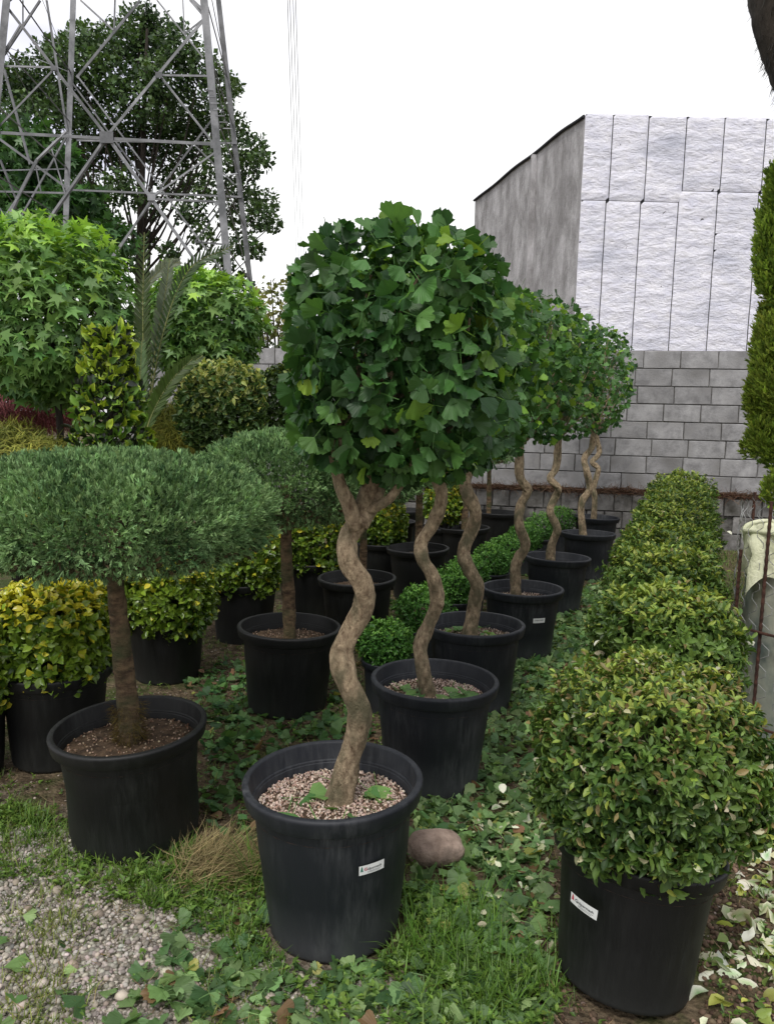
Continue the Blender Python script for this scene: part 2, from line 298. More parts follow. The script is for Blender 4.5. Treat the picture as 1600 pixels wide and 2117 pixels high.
def frames(tip, nrm):
    y = unit(tip); z = unit(nrm - y * np.sum(nrm * y, 1, keepdims=True)); x = np.cross(y, z)
    return np.stack([x, y, z], axis=2)          # columns
def scatter(name, tmpl, pos, rot, size, cols, mat, parent=None, kind='stuff'):
    Vs, Ts, Cs, Ls, off = [], [], [], [], 0; n = len(pos); which = rng.integers(0, len(tmpl), n)
    size = np.asarray(size, float); size = size[:, None] * np.ones(3) if size.ndim == 1 else size
    for k, tp_ in enumerate(tmpl):
        tv, tt = tp_[:2]; idx = np.nonzero(which == k)[0]
        if not len(idx): continue
        V = np.einsum('nij,nvj->nvi', rot[idx], tv[None] * size[idx][:, None, :]) + pos[idx][:, None, :]
        m = len(tv); T = tt[None] + (np.arange(len(idx)) * m)[:, None, None] + off
        Vs.append(V.reshape(-1, 3)); Ts.append(T.reshape(-1, 3)); Cs.append(np.repeat(cols[idx], m, 0) * (np.tile(tp_[2], (len(idx), 1)) if len(tp_) > 2 else 1)); Ls.append(np.tile(tv, (len(idx), 1))); off += len(idx) * m
    me = mesh_np(name, np.vstack(Vs), np.vstack(Ts), np.vstack(Cs), mat)
    if mat is M['ginkgo']: addl(me, np.vstack(Ls))
    o = obj(name, me, parent)
    if kind: o['kind'] = kind
    return o
def addl(me, V):
    a = me.attributes.new('leafco', 'FLOAT_VECTOR', 'POINT'); a.data.foreach_set('vector', np.asarray(V, np.float32).ravel())
_tm = {}
def tmesh(key, tmpl, mat):       # shared single-leaf meshes for leaves built one by one
    if key not in _tm:
        _tm[key] = [mesh_np('leaf', t[0], t[1], t[2] if len(t) > 2 else np.ones((len(t[0]), 3)), mat) for t in tmpl]
        if mat is M['ginkgo']:
            for me, t in zip(_tm[key], tmpl): addl(me, t[0])
    return _tm[key]
def singles(name, key, tmpl, pos, rot, size, cols, mat, parent):
    ms = tmesh(key, tmpl, mat); out = []
    size = np.asarray(size, float)
    for i in range(len(pos)):
        o = bpy.data.objects.new(name, ms[random.randrange(len(ms))]); S.collection.objects.link(o)
        if parent: o.parent = parent
        m = Matrix(rot[i].tolist()) @ Matrix.Diagonal([float(size[i])] * 3); m = m.to_4x4(); m.translation = Vector(pos[i].tolist())
        o.matrix_basis = m; o.color = (*[float(c) for c in cols[i]], 1); out.append(o)
    return out
def leaves(part, key, tmpl, pos, rot, size, cols, mat, root, nsingle, base, outward=None, stuffname='foliage'):
    """the nsingle leaves that show best from the camera side as objects of their own, the rest joined"""
    if nsingle:
        W = pos + np.array(base); tc_ = unit(np.array(CAM) - W); sc = (outward * tc_).sum(1) if outward is not None else np.zeros(len(pos))
        px, py = proj(W); inside = (px > -10) & (px < 1610) & (py > -10) & (py < 2127)
        dist = np.linalg.norm(np.array(CAM) - W, axis=1)
        key_ = size / dist * (1 + .0 * sc) * 12 / size.mean() * dist.mean() / 12 + .9 * sc - .9 * (dist - dist.min()) / max(1e-6, dist.max() - dist.min()) * 1.4 + inside * 5
        idx = np.argsort(-key_); a, b = idx[:nsingle], idx[nsingle:]
        singles(part, key, tmpl, pos[a], rot[a], size[a], cols[a], mat, root); pos, rot, size, cols = pos[b], rot[b], size[b], cols[b]
    if len(pos): return scatter(stuffname, tmpl, pos, rot, size, cols, mat, root)

def shell(n, radii, e=2.2, depth=.25, bump=.05, f=6., seed=0., zmin=None):
    d = unit(rng.normal(size=(n, 3))); r = np.array(radii, float)
    s = (np.abs(d) ** e).sum(1) ** (-1 / e)
    P = d * s[:, None] * r
    nr = unit(np.sign(P) * np.abs(P / r) ** (e - 1) / r)
    k = (1 - depth * rng.random(n) ** 1.7) * (1 + bump * lump(P / r.mean(), f, seed))
    P = P * k[:, None]
    if zmin is not None: m = P[:, 2] > zmin; P, nr, k = P[m], nr[m], k[m]
    return P, nr, k
def mixc(a, b, t): t = np.clip(t, 0, 1)[:, None]; return a * (1 - t) + b * t
def jit(c, s=.15): return np.clip(c * (1 + s * rng.normal(size=(len(c), 1))) * (1 + .035 * rng.normal(size=c.shape)), .004, .9)
def rosettes(P, nr, k=6, ln=.03, lift=.9, jitter=.5, updir=.35, spread=1.0):
    """k leaves round each shoot tip; returns pos, rot, size, shoot index"""
    n = len(P); ax = unit(nr + np.array([0, 0, updir]) + jitter * rng.normal(size=(n, 3)) * .6)
    A = np.repeat(ax, k, 0); B = np.repeat(P, k, 0); ph = rng.random(n * k) * 6.283
    u = unit(np.cross(A, rng.normal(size=(n * k, 3)))); v = np.cross(A, u)
    rad = u * np.cos(ph)[:, None] + v * np.sin(ph)[:, None]
    tip = unit(A * lift * (.4 + rng.random((n * k, 1))) + rad * spread); nm = unit(A - rad * .5 + .25 * rng.normal(size=(n * k, 3)))
    pos = B - A * ln * rng.random((n * k, 1)) * 1.3
    return pos, frames(tip, nm), ln * rng.uniform(.65, 1.2, n * k), np.repeat(np.arange(n), k)

# ------------------------------------------------------------------ ground
POTS = []                        # (x, y, r) kept free of litter
def axis_pts(lo, hi, a, b, st):
    inner = np.arange(a, b + 1e-6, st); outl, outr = [], []; x, d = a, st
    while x > lo: d *= 1.35; x -= d; outl.append(x)
    x, d = b, st
    while x < hi: d *= 1.35; x += d; outr.append(x)
    return np.array(outl[::-1] + list(inner) + outr)
def gz(x, y):
    x = np.asarray(x, float); y = np.asarray(y, float); P = np.stack([x, y, x * 0], 1) if x.ndim else np.array([[x, y, 0]])
    return (.010 * lump(P, 3.1, 1) + .005 * lump(P, 9, 2))
GX, GY = axis_pts(-400, 400, -3.5, 4.5, .06), axis_pts(-40, 900, .6, 9.5, .06)
X, Y = np.meshgrid(GX, GY); gv = np.stack([X.ravel(), Y.ravel(), X.ravel() * 0], 1)
far = np.clip((np.abs(gv[:, 0]) + np.abs(gv[:, 1] - 4) - 8) / 5, 0, 1); gv[:, 2] = gz(gv[:, 0], gv[:, 1]) * (1 - far)
nx, ny = len(GX), len(GY); I = (np.arange(ny - 1)[:, None] * nx + np.arange(nx - 1)[None]).ravel()
m, nt, P_, N, L = newmat('ground_soil_and_litter')
tc = N('ShaderNodeTexCoord')
def nn(s, d=6, r=.6):
    n = N('ShaderNodeTexNoise'); n.inputs['Scale'].default_value = s; n.inputs['Detail'].default_value = d; n.inputs['Roughness'].default_value = r; L(tc.outputs['Object'], n.inputs['Vector']); return n.outputs[0]
def mr(v, a, b):
    n = N('ShaderNodeMapRange'); n.inputs['From Min'].default_value = a; n.inputs['From Max'].default_value = b; L(v, n.inputs[0]); return n.outputs[0]
def mixn(f, a, b):
    n = N('ShaderNodeMix'); n.data_type = 'RGBA'; L(f, n.inputs['Factor'])
    for k, v in (('A', a), ('B', b)):
        if hasattr(v, 'links'): L(v, n.inputs[k])
        else: n.inputs[k].default_value = (*v, 1)
    return n.outputs['Result']
vo = N('ShaderNodeTexVoronoi'); vo.inputs['Scale'].default_value = 70; L(tc.outputs['Object'], vo.inputs['Vector'])
sxyz = N('ShaderNodeSeparateXYZ'); L(vo.outputs['Color'], sxyz.inputs[0])
soilc = mixn(mr(nn(22), .35, .65), C(62, 52, 40), C(116, 102, 82))
grav = mixn(sxyz.outputs[0], C(96, 90, 82), C(176, 166, 154))
gravs = mixn(mr(vo.outputs['Distance'], .006, .009), grav, grav) if False else grav
sx = N('ShaderNodeSeparateXYZ'); L(tc.outputs['Object'], sx.inputs[0])
gl = N('ShaderNodeMath'); gl.operation = 'MULTIPLY_ADD'; L(sx.outputs['X'], gl.inputs[0]); gl.inputs[1].default_value = .55; L(sx.outputs['Y'], gl.inputs[2])
ga = N('ShaderNodeMath'); ga.operation = 'MULTIPLY_ADD'; L(nn(3.5), ga.inputs[0]); ga.inputs[1].default_value = .9; L(gl.outputs[0], ga.inputs[2])
c = mixn(mr(ga.outputs[0], 2.35, 1.85), soilc, gravs)
c = mixn(mr(nn(1.7, 5, .7), .5, .62), c, C(62, 74, 36))
L(c, P_.inputs['Base Color']); P_.inputs['Roughness'].default_value = .95; P_.inputs['Specular IOR Level'].default_value = .15
ht = N('ShaderNodeMath'); ht.operation = 'ADD'; L(nn(60, 8, .7), ht.inputs[0]); L(vo.outputs['Distance'], ht.inputs[1])
bp = N('ShaderNodeBump'); bp.inputs['Strength'].default_value = .9; bp.inputs['Distance'].default_value = .012; L(ht.outputs[0], bp.inputs['Height']); L(bp.outputs[0], P_.inputs['Normal'])
gme = mesh_np('ground', gv, np.stack([I, I + 1, I + nx + 1, I + nx], 1), None, m, True)
tag(obj('ground', gme), kind='structure')

# ------------------------------------------------------------------ block wall
WA = R(11.0); WP = Vector((3.3, 8.66, 0))
wd = Vector((math.cos(WA), -math.sin(WA), 0)); wn = Vector((-math.sin(WA), -math.cos(WA), 0))
wall = thing('block_wall', 'long unpainted grey concrete block wall behind the plants, with a darker old base', 'wall', WP)
wall.rotation_euler = (0, 0, -WA)
def blockmesh(wx, h, dep, mat, seed, nm='block'):
    r = random.Random(seed); b = .004; me = MB(); x0, x1, z0, z1 = -wx / 2, wx / 2, 0, h
    j = lambda a: a + r.uniform(-.003, .003)
    V = [(x0, dep, z0), (x1, dep, z0), (x1, dep, z1), (x0, dep, z1), (j(x0), b, z0), (j(x1), b, z0), (j(x1), b, z1), (j(x0), b, z1),
         (j(x0 + b * 1.5), r.uniform(-.003, .002), j(z0 + b)), (j(x1 - b * 1.5), r.uniform(-.003, .002), j(z0 + b)), (j(x1 - b * 1.5), r.uniform(-.003, .002), j(z1 - b)), (j(x0 + b * 1.5), r.uniform(-.003, .002), j(z1 - b))]
    Fs = [(8, 9, 10, 11)]
    for i in range(4): k = (i + 1) % 4; Fs += [(4 + i, 4 + k, 8 + k, 8 + i), (i, k, 4 + k, 4 + i)]
    me.add(V, Fs); return me.mesh(nm, mat)
BM = [blockmesh(.389, .189, .12, M['block'], i) for i in range(8)]; OM = [blockmesh(.186, .186, .2, M['oldblock'], 30 + i) for i in range(6)]
OW = [blockmesh(.389, .186, .2, M['oldblock'], 50 + i) for i in range(3)]
for row in range(8):
    for i in range(-17, 7):
        x = i * .4 + (.2 if row % 2 else 0) + .09 * math.sin(row * 2.3)
        o = bpy.data.objects.new('block', random.choice(BM)); S.collection.objects.link(o); o.parent = wall
        o.location = (x, random.uniform(-.004, .005), .645 + row * .2); o.rotation_euler = (0, random.uniform(-.006, .006), 0)
for row in range(3):
    for i in range(-12, 13):
        if (row, i) in ((1, 2),): continue
        o = bpy.data.objects.new('old_block', random.choice(OM)); S.collection.objects.link(o); o.parent = wall
        o.location = (i * .2 + .03 + (.1 if row % 2 else 0), -.055 + random.uniform(-.008, .008), .0 + row * .2); o.rotation_euler = (0, random.uniform(-.01, .01), 0)
    for i in range(-17, -6):
        o = bpy.data.objects.new('old_block', random.choice(OW)); S.collection.objects.link(o); o.parent = wall; o.location = (i * .4 - .05 + (.2 if row % 2 else 0) - .1, -.055, row * .2)
MB().box((-7, .014, 0), (2.75, .15, 2.24)).box((-7, -.03, 0), (2.75, .012, .60)).build('mortar', M['mortar'], wall)
# dirt and rusty roots lying on the ledge
n = 5200; lx = rng.uniform(-3.2, 2.6, n); ll = .602 + rng.random(n) * (.035 + .03 * np.sin(lx * 3) ** 2)
pos = np.stack([lx, rng.uniform(-.075, -.01, n), ll], 1); tp = unit(rng.normal(size=(n, 3)) * np.array([1, .5, .35])); 
scatter('ledge_debris', TBL, pos, frames(tp, rng.normal(size=(n, 3))), np.stack([np.full(n, .12), rng.uniform(.05, .16, n), np.full(n, .06)], 1), jit(mixc(C(74, 44, 32)[None].repeat(n, 0), C(112, 92, 74)[None].repeat(n, 0), rng.random(n)), .2), M['needle'], wall)

# ------------------------------------------------------------------ building with sprayed panels
BY = 15.0
bl = at_y(1210, 235, BY); bz = bl.z
bld = thing('building', 'windowless building whose front is coated white with black panel joints, behind the block wall', 'building', (bl.x, BY, 0))
def roughpanel(x0, x1, z0, z1, seed, cut=None):
    w_, h_ = x1 - x0, z1 - z0; nu, nv = max(4, int(w_ / .05)), max(4, int(h_ / .05)); r = np.random.default_rng(seed)
    U, V_ = np.meshgrid(np.linspace(x0, x1, nu + 1), np.linspace(z0, z1, nv + 1)); P = np.stack([U.ravel(), U.ravel() * 0, V_.ravel()], 1)
    e = np.minimum(np.minimum((P[:, 0] - x0), (x1 - P[:, 0])), np.minimum(P[:, 2] - z0, z1 - P[:, 2])); e = np.clip(e / .02, 0, 1)
    P[:, 0] += .004 * lump(P * np.array([1, 1, 1]), 4, 3.) * (e < 1)
    Q = P * np.array([1, 1, 2.2]); P[:, 1] = -.022 * e - .7 * e * (.018 * lump(Q, 5, seed) + .012 * lump(Q, 13, seed + 2.) + .008 * r.normal(size=len(P)))
    n1 = nu + 1; I = (np.arange(nv)[:, None] * n1 + np.arange(nu)[None]).ravel()
    return mesh_np('panel', P, np.stack([I, I + 1, I + n1 + 1, I + n1], 1), None, M['sprayed'], True)
xs_t = [at_y(px, 300, BY).x - bl.x for px in (1206, 1264, 1338, 1416, 1494, 1580)]
xs_b = [at_y(px, 560, BY).x - bl.x for px in (1183, 1244, 1315, 1392, 1471, 1555)]
for xs in (xs_t, xs_b):
    for k in range(9): xs.append(xs[-1] + .76)
xs_t[0] = xs_b[0] = 0.0
zj1 = at_y(1300, 416, BY).z; zj2 = at_y(1500, 397, BY).z; G = .009
def zj(i): return zj1 if i < 3 else zj2
for i in range(len(xs_t) - 1):
    obj('panel', roughpanel(xs_t[i] + G * (i > 0), xs_t[i + 1] - G, zj(i) + G * .6, bz + .012 * math.sin(i * 2), i + 1), bld)
    obj('panel', roughpanel(xs_b[i] + G * (i > 0), xs_b[i + 1] - G, .05, zj(i) - G * .6, i + 40), bld)
XE = max(xs_t[-1], xs_b[-1])
MB().box((0.01, 0, 0), (XE, .12, bz - .01)).build('joint_backing', M['joint'], bld)
# grey side wall running back, its top edge slightly uneven
bk = at_y(982, 415, 21.0); nseg = 40; V = []; Fs = []
for i in range(nseg + 1):
    t = i / nseg; x = (bk.x - bl.x) * t; y = 6.0 * t + .0; z = bz + (bk.z - bz) * t + .02 * math.sin(t * 14) * math.sin(t * 3.14) - (.05 * math.exp(-(t * 9) ** 2))
    V += [(x, y, 0), (x, y, z), (x + .25, y + .05, 0), (x + .25, y + .05, z)]
for i in range(nseg): a = i * 4; Fs += [(a, a + 4, a + 5, a + 1), (a + 1, a + 5, a + 7, a + 3), (a + 2, a + 3, a + 7, a + 6)]
Fs += [(0, 1, 3, 2)]
MB().add(V, Fs).build('side_wall', M['render'], bld)
cap = [(V[i * 4 + 1][0] - .03, V[i * 4 + 1][1], V[i * 4 + 1][2] + .005) for i in range(nseg + 1)]
MB().tube(cap, .032, 6).build('coping', M['joint'], bld)
t0 = .35; x_ = (bk.x - bl.x) * t0
MB().box((x_ - .12, 6 * t0, 0), (x_ + .05, 6 * t0 + .14, bz + (bk.z - bz) * t0 - .06)).build('pilaster', M['render'], bld)
MB().add([(0.2, .13, bz - .08), (XE, .13, bz - .08), (XE, 6, bz - .2), (bk.x - bl.x + .2, 6, bk.z - .1)], [(0, 1, 2, 3)]).build('roof', M['render'], bld)
MB().box((bk.x - bl.x + .3, 6.0, 0), (XE, 6.2, bk.z - .2)).box((XE - .01, .13, 0), (XE + .15, 6.0, bz - .15)).build('rear_wall', M['render'], bld)

# ------------------------------------------------------------------ lattice tower
TF, TB = 14.0, 17.4
tw_base = at_z(250, 1010, 0); tower = thing('lattice_tower', 'grey steel lattice power pylon standing behind the garden on the left', 'pylon', (-5.0, 15.7, 0))
TO = Vector((-5.0, 15.7, 0))
def angle_bar(name, p, q, wdt, rot=0.0, tk=.010):
    wdt *= .85 if name == 'leg' else .54
    p, q = Vector(p) - TO, Vector(q) - TO; d = (q - p).normalized(); n = Vector((0, -1, 0)); s = d.cross(n).normalized()
    m_ = Matrix.Rotation(rot, 3, d); s = m_ @ s; n = m_ @ n; V = []; prof = [(0, 0), (wdt, 0), (wdt, -tk), (tk, -tk), (tk, -wdt), (0, -wdt)]
    for b in (p, q): V += [b + s * (a - wdt / 2) + n * c_ for a, c_ in prof]
    Fs = [(i, (i + 1) % 6, 6 + (i + 1) % 6, 6 + i) for i in range(6)] + [(5, 4, 3, 2, 1, 0), (6, 7, 8, 9, 10, 11)]
    return MB().add(V, Fs).build(name, M['steel'], tower)
def leg(xa, ya, xb, yb, Y, wdt, top=14.0):
    a, b = at_y(xa, ya, Y), at_y(xb, yb, Y); d = (a - b) / (a.z - b.z); angle_bar('leg', b - d * b.z, b + d * (top - b.z), wdt)
leg(422, 0, 475, 600, TF, .155); leg(14, 0, -40, 570, TF, .155); leg(152, 0, 139, 388, TB, .145); leg(452, 0, 524, 640, TB, .13)
FRONT = [((-18, 273), (444, 298), .10), ((221, 281), (430, 30), .095), ((221, 281), (10, 8), .09), ((221, 281), (475, 640), .09), ((221, 281), (-30, 640), .09),
         ((329, 155), (438, 157), .06), ((333, 159), (446, 302), .055), ((314, 407), (446, 314), .065), ((314, 411), (453, 417), .065), ((314, 411), (200, 585), .06),
         ((403, 500), (453, 434), .05), ((403, 500), (470, 506), .05), ((-4, 264), (112, 143), .06), ((-4, 136), (112, 139), .06), ((43, 50), (-4, 128), .05), ((83, 0), (5, 118), .06),
         ((136, 271), (77, 329), .075), ((77, 329), (35, 411), .085), ((35, 411), (-25, 540), .085), ((382, 70), (426, 35), .05), ((393, 0), (426, 38), .07), ((430, 30), (200, -190), .09), ((12, 8), (230, -190), .09),
         ((-38, 520), (35, 411), .06), ((0, 430), (30, 480), .045)]
BACK = [((136, 392), (500, 407), .075), ((-30, 395), (136, 399), .075), ((290, 0), (159, 160), .085), ((167, 0), (235, 62), .07), ((238, -10), (236, 60), .05), ((325, 0), (420, 118), .06), ((378, -10), (382, 72), .05),
        ((97, 0), (139, 270), .085), ((147, 167), (310, 388), .055), ((-10, 280), (141, 390), .09), ((8, 143), (62, 340), .075), ((0, 330), (35, 415), .07), ((333, 387), (438, 248), .07), ((403, 300), (484, 380), .06), ((48, 0), (48, 55), .05),
        ((333, 390), (520, 640), .07), ((333, 390), (210, 560), .06), ((159, 155), (333, 387), .05), ((139, 280), (-20, 560), .07), ((105, 300), (135, 400), .05), ((75, 345), (85, 395), .045), ((159, 290), (490, 296), .07)]
for (a, b, wdt) in FRONT: angle_bar('brace', at_y(*a, TF + .05), at_y(*b, TF + .05), wdt, random.uniform(-.3, .3))
for (a, b, wdt) in BACK: angle_bar('brace', at_y(*a, TB - .05), at_y(*b, TB - .05), wdt, random.uniform(-.3, .3))
def onleg(xa, ya, xb, yb, Y, z):
    a, b = at_y(xa, ya, Y), at_y(xb, yb, Y); return b + (a - b) * ((z - b.z) / (a.z - b.z))
zz = [1.2, 3.0, 4.4, 5.6, 6.7, 7.7, 8.7, 9.6]
for i in range(len(zz) - 1):     # zigzag in the two side faces
    for (f_, b_) in (((422, 0, 475, 600), (452, 0, 524, 640)), ((14, 0, -40, 570), (152, 0, 139, 388))):
        pf, pb = (zz[i], zz[i + 1]) if i % 2 else (zz[i + 1], zz[i])
        angle_bar('brace', onleg(*f_, TF, pf), onleg(*b_, TB, pb), .06, .8); angle_bar('brace', onleg(*f_, TF, zz[i]), onleg(*b_, TB, zz[i]), .05, .8)
for (px, py, s_) in ((221, 284, .12), (329, 155, .06), (314, 408, .07), (112, 141, .05), (444, 300, .07), (450, 420, .05)):
    p = at_y(px, py, TF + .03) - TO; MB().box((p.x - s_, p.y - .01, p.z - s_ * .8), (p.x + s_, p.y, p.z + s_ * .8)).build('gusset_plate', M['steel'], tower)
for k in range(7):               # step bolts on the near right leg
    p = at_y(432 + k * 6 + (k == 6) * 2, 190 + k * 13, TF) - TO; MB().box((p.x - .06, p.y - .06, p.z - .008), (p.x + .09, p.y - .045, p.z + .008)).build('step_bolt', M['steel'], tower)
for (x0, x1, lab) in ((594, 612, 'leftmost'), (599, 617, 'second from the left'), (606, 622, 'third from the left'), (611, 628, 'rightmost')):
    a, b = at_y(x0 - 4, -140, 30), at_y(x1 + 6, 640, 120); pts = [a.lerp(b, t) - Vector((0, 0, 1.2 * math.sin(math.pi * t))) for t in np.linspace(0, 1, 14)]
    o = MB().tube(pts, .014, 5).build('overhead_cable', M['steel']); tag(o, 'thin overhead cable crossing the pale sky above the ginkgos, ' + lab + ' of four', 'cable', 'overhead cables')

# ------------------------------------------------------------------ background trees
def leafblob(pos_list, per, ln, c1, c2, mat, root, base, name='crown', e=2.0, depth=.6, tm=TQ, sq=.8):
    P, Nn = [], []
    for (cx, cy, cz, r) in pos_list:
        p, n, k = shell(int(per * (r ** 2)), (r, r, r * sq), e, depth, .25, 5, cx); P.append(p + np.array([cx, cy, cz])); Nn.append(n)
    P = np.vstack(P); Nn = np.vstack(Nn); n = len(P)
    tip = Nn * .6 + rng.normal(size=(n, 3)); nm = Nn + np.array([0, 0, .6]) + .8 * rng.normal(size=(n, 3))
    cc = mixc(c1[None].repeat(n, 0), c2[None].repeat(n, 0), .5 + .5 * lump(P, 2.5, 4) + .25 * rng.normal(size=n))
    return scatter(name, tm, P - np.array(base), frames(tip, nm), ln * rng.uniform(.6, 1.25, n), jit(cc, .2), mat, root)
BTY = 23.0
b0 = at_z(300, 980, 0); base = (at_y(285, 600, BTY).x, BTY, 0)
bt = thing('broadleaf_tree', 'tall dark green broadleaf tree rising behind the pylon', 'tree', base)
cl = [(300, 25, 22), (285, 50, 40), (330, 70, 45), (250, 85, 50), (370, 95, 48), (300, 110, 60), (205, 90, 42), (170, 75, 35), (120, 110, 42), (95, 120, 30), (160, 135, 60), (230, 160, 62), (345, 160, 62), (415, 140, 48), (455, 180, 42), (480, 180, 22), (40, 160, 48), (20, 195, 50), (90, 190, 62), (150, 215, 62), (290, 215, 68), (370, 230, 60), (440, 240, 50), (478, 265, 38), (60, 255, 65), (200, 265, 62), (250, 310, 52), (320, 290, 60), (400, 300, 56), (460, 320, 42), (525, 305, 32), (545, 330, 24), (505, 350, 34), (150, 330, 60), (70, 330, 60), (365, 370, 48), (440, 385, 42), (500, 400, 34), (545, 420, 34), (530, 450, 34), (565, 465, 22), (480, 450, 34), (250, 390, 48), (180, 410, 48), (310, 430, 34), (395, 440, 34), (230, 470, 42), (200, 500, 42), (420, 490, 30), (505, 505, 32), (530, 520, 20), (300, 500, 26), (350, 520, 22), (460, 540, 26), (265, 545, 26), (505, 580, 22)]
wl = []
for (px, py, r) in cl:
    Yk = BTY + random.uniform(-1.4, 1.4); p = at_y(px, py, Yk); wl.append((p.x, p.y, p.z, r / F * Yk * .92))
leafblob(wl, 1650, .145, C(34, 56, 30), C(86, 112, 62), M['leaf'], bt, base, 'crown')
mb = MB()
root_p = np.array((0, 0, 0.)); top = np.array(at_y(305, 60, BTY)) - np.array(base)
mb.tube(spline([(0, 0, 0), (.1, 0, 3), (.05, .1, 6), top], 24), np.linspace(.3, .04, 25), 8)
mb.tube(spline([(-.9, .2, 0), (-.9, .1, 3), (-1.6, 0, 6.5), np.array(at_y(180, 160, BTY)) - np.array(base)], 20), np.linspace(.2, .03, 21), 7)
mb.build('trunk', M['darkbark'], bt)
mb = MB()
for (x, y, z, r) in wl:
    e_ = np.array((x, y, z)) - np.array(base); s_ = np.array((random.choice([0.05, -1.0 if e_[0] < 0 else .1]), .1, max(1.5, e_[2] * random.uniform(.35, .75)))); mid = (e_ + s_) / 2 + np.array([random.uniform(-.3, .3), 0, -.2]); mb.tube(spline([s_, mid, e_], 8), np.linspace(.045, .012, 9), 5, cap=False)
mb.build('branch', M['darkbark'], bt)
YB = 18.5; base = (at_y(20, 900, YB).x, YB, 0)
t2 = thing('leafy_tree', 'lighter green large-leaved tree half hidden at the left edge under the pylon', 'tree', base)
wl = []
for (px, py, r) in [(-10, 300, 60), (60, 290, 45), (20, 360, 60), (95, 360, 48), (140, 330, 30), (60, 430, 60), (130, 430, 50), (175, 440, 38), (-20, 420, 60), (20, 480, 60), (150, 480, 50), (185, 400, 26), (230, 500, 50), (60, 520, 70), (180, 540, 60)]:
    Yk = YB + random.uniform(-.6, .6); p = at_y(px, py, Yk); wl.append((p.x, p.y, p.z, r / F * Yk))
leafblob(wl, 700, .24, C(44, 78, 40), C(84, 124, 66), M['leaf'], t2, base, 'crown', tm=TSTAR)
MB().tube(spline([(0, 0, 0), (.15, 0, 2), (.0, .1, 5.5)], 12), np.linspace(.2, .06, 13), 8).build('trunk', M['darkbark'], t2)
for (spec) in (('olive green scrubby tree with sparse leaves between the pylon and the nearest ginkgo', 19.0, 575, [(560, 600, 26), (545, 640, 26), (590, 640, 24), (600, 590, 18), (575, 675, 30), (545, 690, 26), (610, 690, 30), (605, 560, 12), (530, 610, 18), (595, 720, 34)], C(96, 104, 56), C(150, 150, 92), 600, .16),):
    lab, YB, bx, cl, c1, c2, per, ln = spec; base = (at_y(bx, 900, YB).x, YB, 0); t3 = thing('scrub_tree', lab, 'tree', base); wl = []
    for (px, py, r) in cl:
        Yk = YB + random.uniform(-.6, .6); p = at_y(px, py, Yk); wl.append((p.x, p.y, p.z, r / F * Yk))
    leafblob(wl, per, ln, c1, c2, M['leaf'], t3, base, 'crown'); mb = MB().tube([(0, 0, 0), (.1, 0, 1.5), (0, 0, 3.4)], [.1, .07, .02], 6)
    for (x, y, z, r) in wl: mb.tube([(.05, 0, 1.2), ((x - base[0]) * .6, y - base[1], z * .75), (x - base[0], y - base[1], z + r * .8)], [.04, .025, .008], 4)
    mb.build('trunk', M['darkbark'], t3)
YB = 13.5; base = (at_y(600, 900, YB).x, YB, 0)
o_h = thing('dark_hedge', 'dark clipped hedge top showing just above the block wall', 'hedge', base)
leafblob([(at_y(px, 745, YB).x, YB, at_y(px, 742, YB).z, .35) for px in range(300, 760, 28)], 1500, .09, C(24, 34, 20), C(50, 62, 36), M['leaf'], o_h, base, 'foliage')

# ------------------------------------------------------------------ pots
def pot_profile(r, h, base=.186):
    k = r / .25; z = h / .40
    b = base * k
    return [(0, .004), (b - .02, .004), (b - .008, .0), (b - .003, .003), (b, .012), (b + .004, .055 * z), (b + .0055, .058 * z), (.204 * k, .218 * z), (.2055 * k, .221 * z), (.2165 * k, .349 * z), (.2175 * k, .3525 * z), (.236 * k, .354 * z), (.2385 * k, .3548 * z), (.2405 * k, .357 * z), (.2465 * k, .3885 * z),
            (.2475 * k, .3925 * z), (.2465 * k, .3965 * z), (.243 * k, .4 * z), (.2395 * k, .4005 * z), (.230 * k, .400 * z), (.2285 * k, .3985 * z), (.227 * k, .395 * z), (.2205 * k, .349 * z), (.2195 * k, .347 * z), (.2145 * k, .345 * z), (.2135 * k, .343 * z), (.2065 * k, .25 * z), (.198 * k, .2 * z)]
def make_pot(root, r=.25, h=.40, mat='pot', soil=.325, tilt=None, gravel=0, gsize=.007, gcol=None, bw=.186):
    pr = pot_profile(r, h, bw); p = MB().lathe(pr, 56).build('pot', M[mat], root, True)
    k = r / .25; zs = soil * h / .4; rs = .2155 * k; V = [(0, 0, zs + .012)]; Fs = []; rings = 7; n = 28
    for i in range(1, rings + 1):
        for j in range(n): a = 6.2832 * j / n; q = rs * i / rings; V.append((q * math.cos(a), q * math.sin(a), zs + .012 * (1 - i / rings) + (random.uniform(-.004, .004) if i < rings else -.004)))
    Fs = [(0, 1 + j, 1 + (j + 1) % n) for j in range(n)] + [(1 + (i - 1) * n + j, 1 + i * n + j, 1 + i * n + (j + 1) % n, 1 + (i - 1) * n + (j + 1) % n) for i in range(1, rings) for j in range(n)]
    s = MB().add(V, Fs).build('soil', M['soil'], root, True); parts = [p, s]
    if gravel:
        q = rs * np.sqrt(rng.random(gravel)) * .97; a = rng.random(gravel) * 6.283
        pos = np.stack([q * np.cos(a), q * np.sin(a), zs + .012 * (1 - q / rs) + .003 * rng.random(gravel)], 1)
        gc = gcol if gcol is not None else (C(150, 122, 108), C(206, 190, 176))
        cc = jit(mixc(gc[0][None].repeat(gravel, 0), gc[1][None].repeat(gravel, 0), rng.random(gravel)), .15)
        parts.append(scatter('gravel_mulch', TST, pos, frames(rng.normal(size=(gravel, 3)), rng.normal(size=(gravel, 3))), gsize * rng.uniform(.6, 1.8, gravel), cc, M['stone'], root))
    if tilt:
        for o_ in parts: o_.rotation_euler = (tilt[0], tilt[1], 0)
    return parts
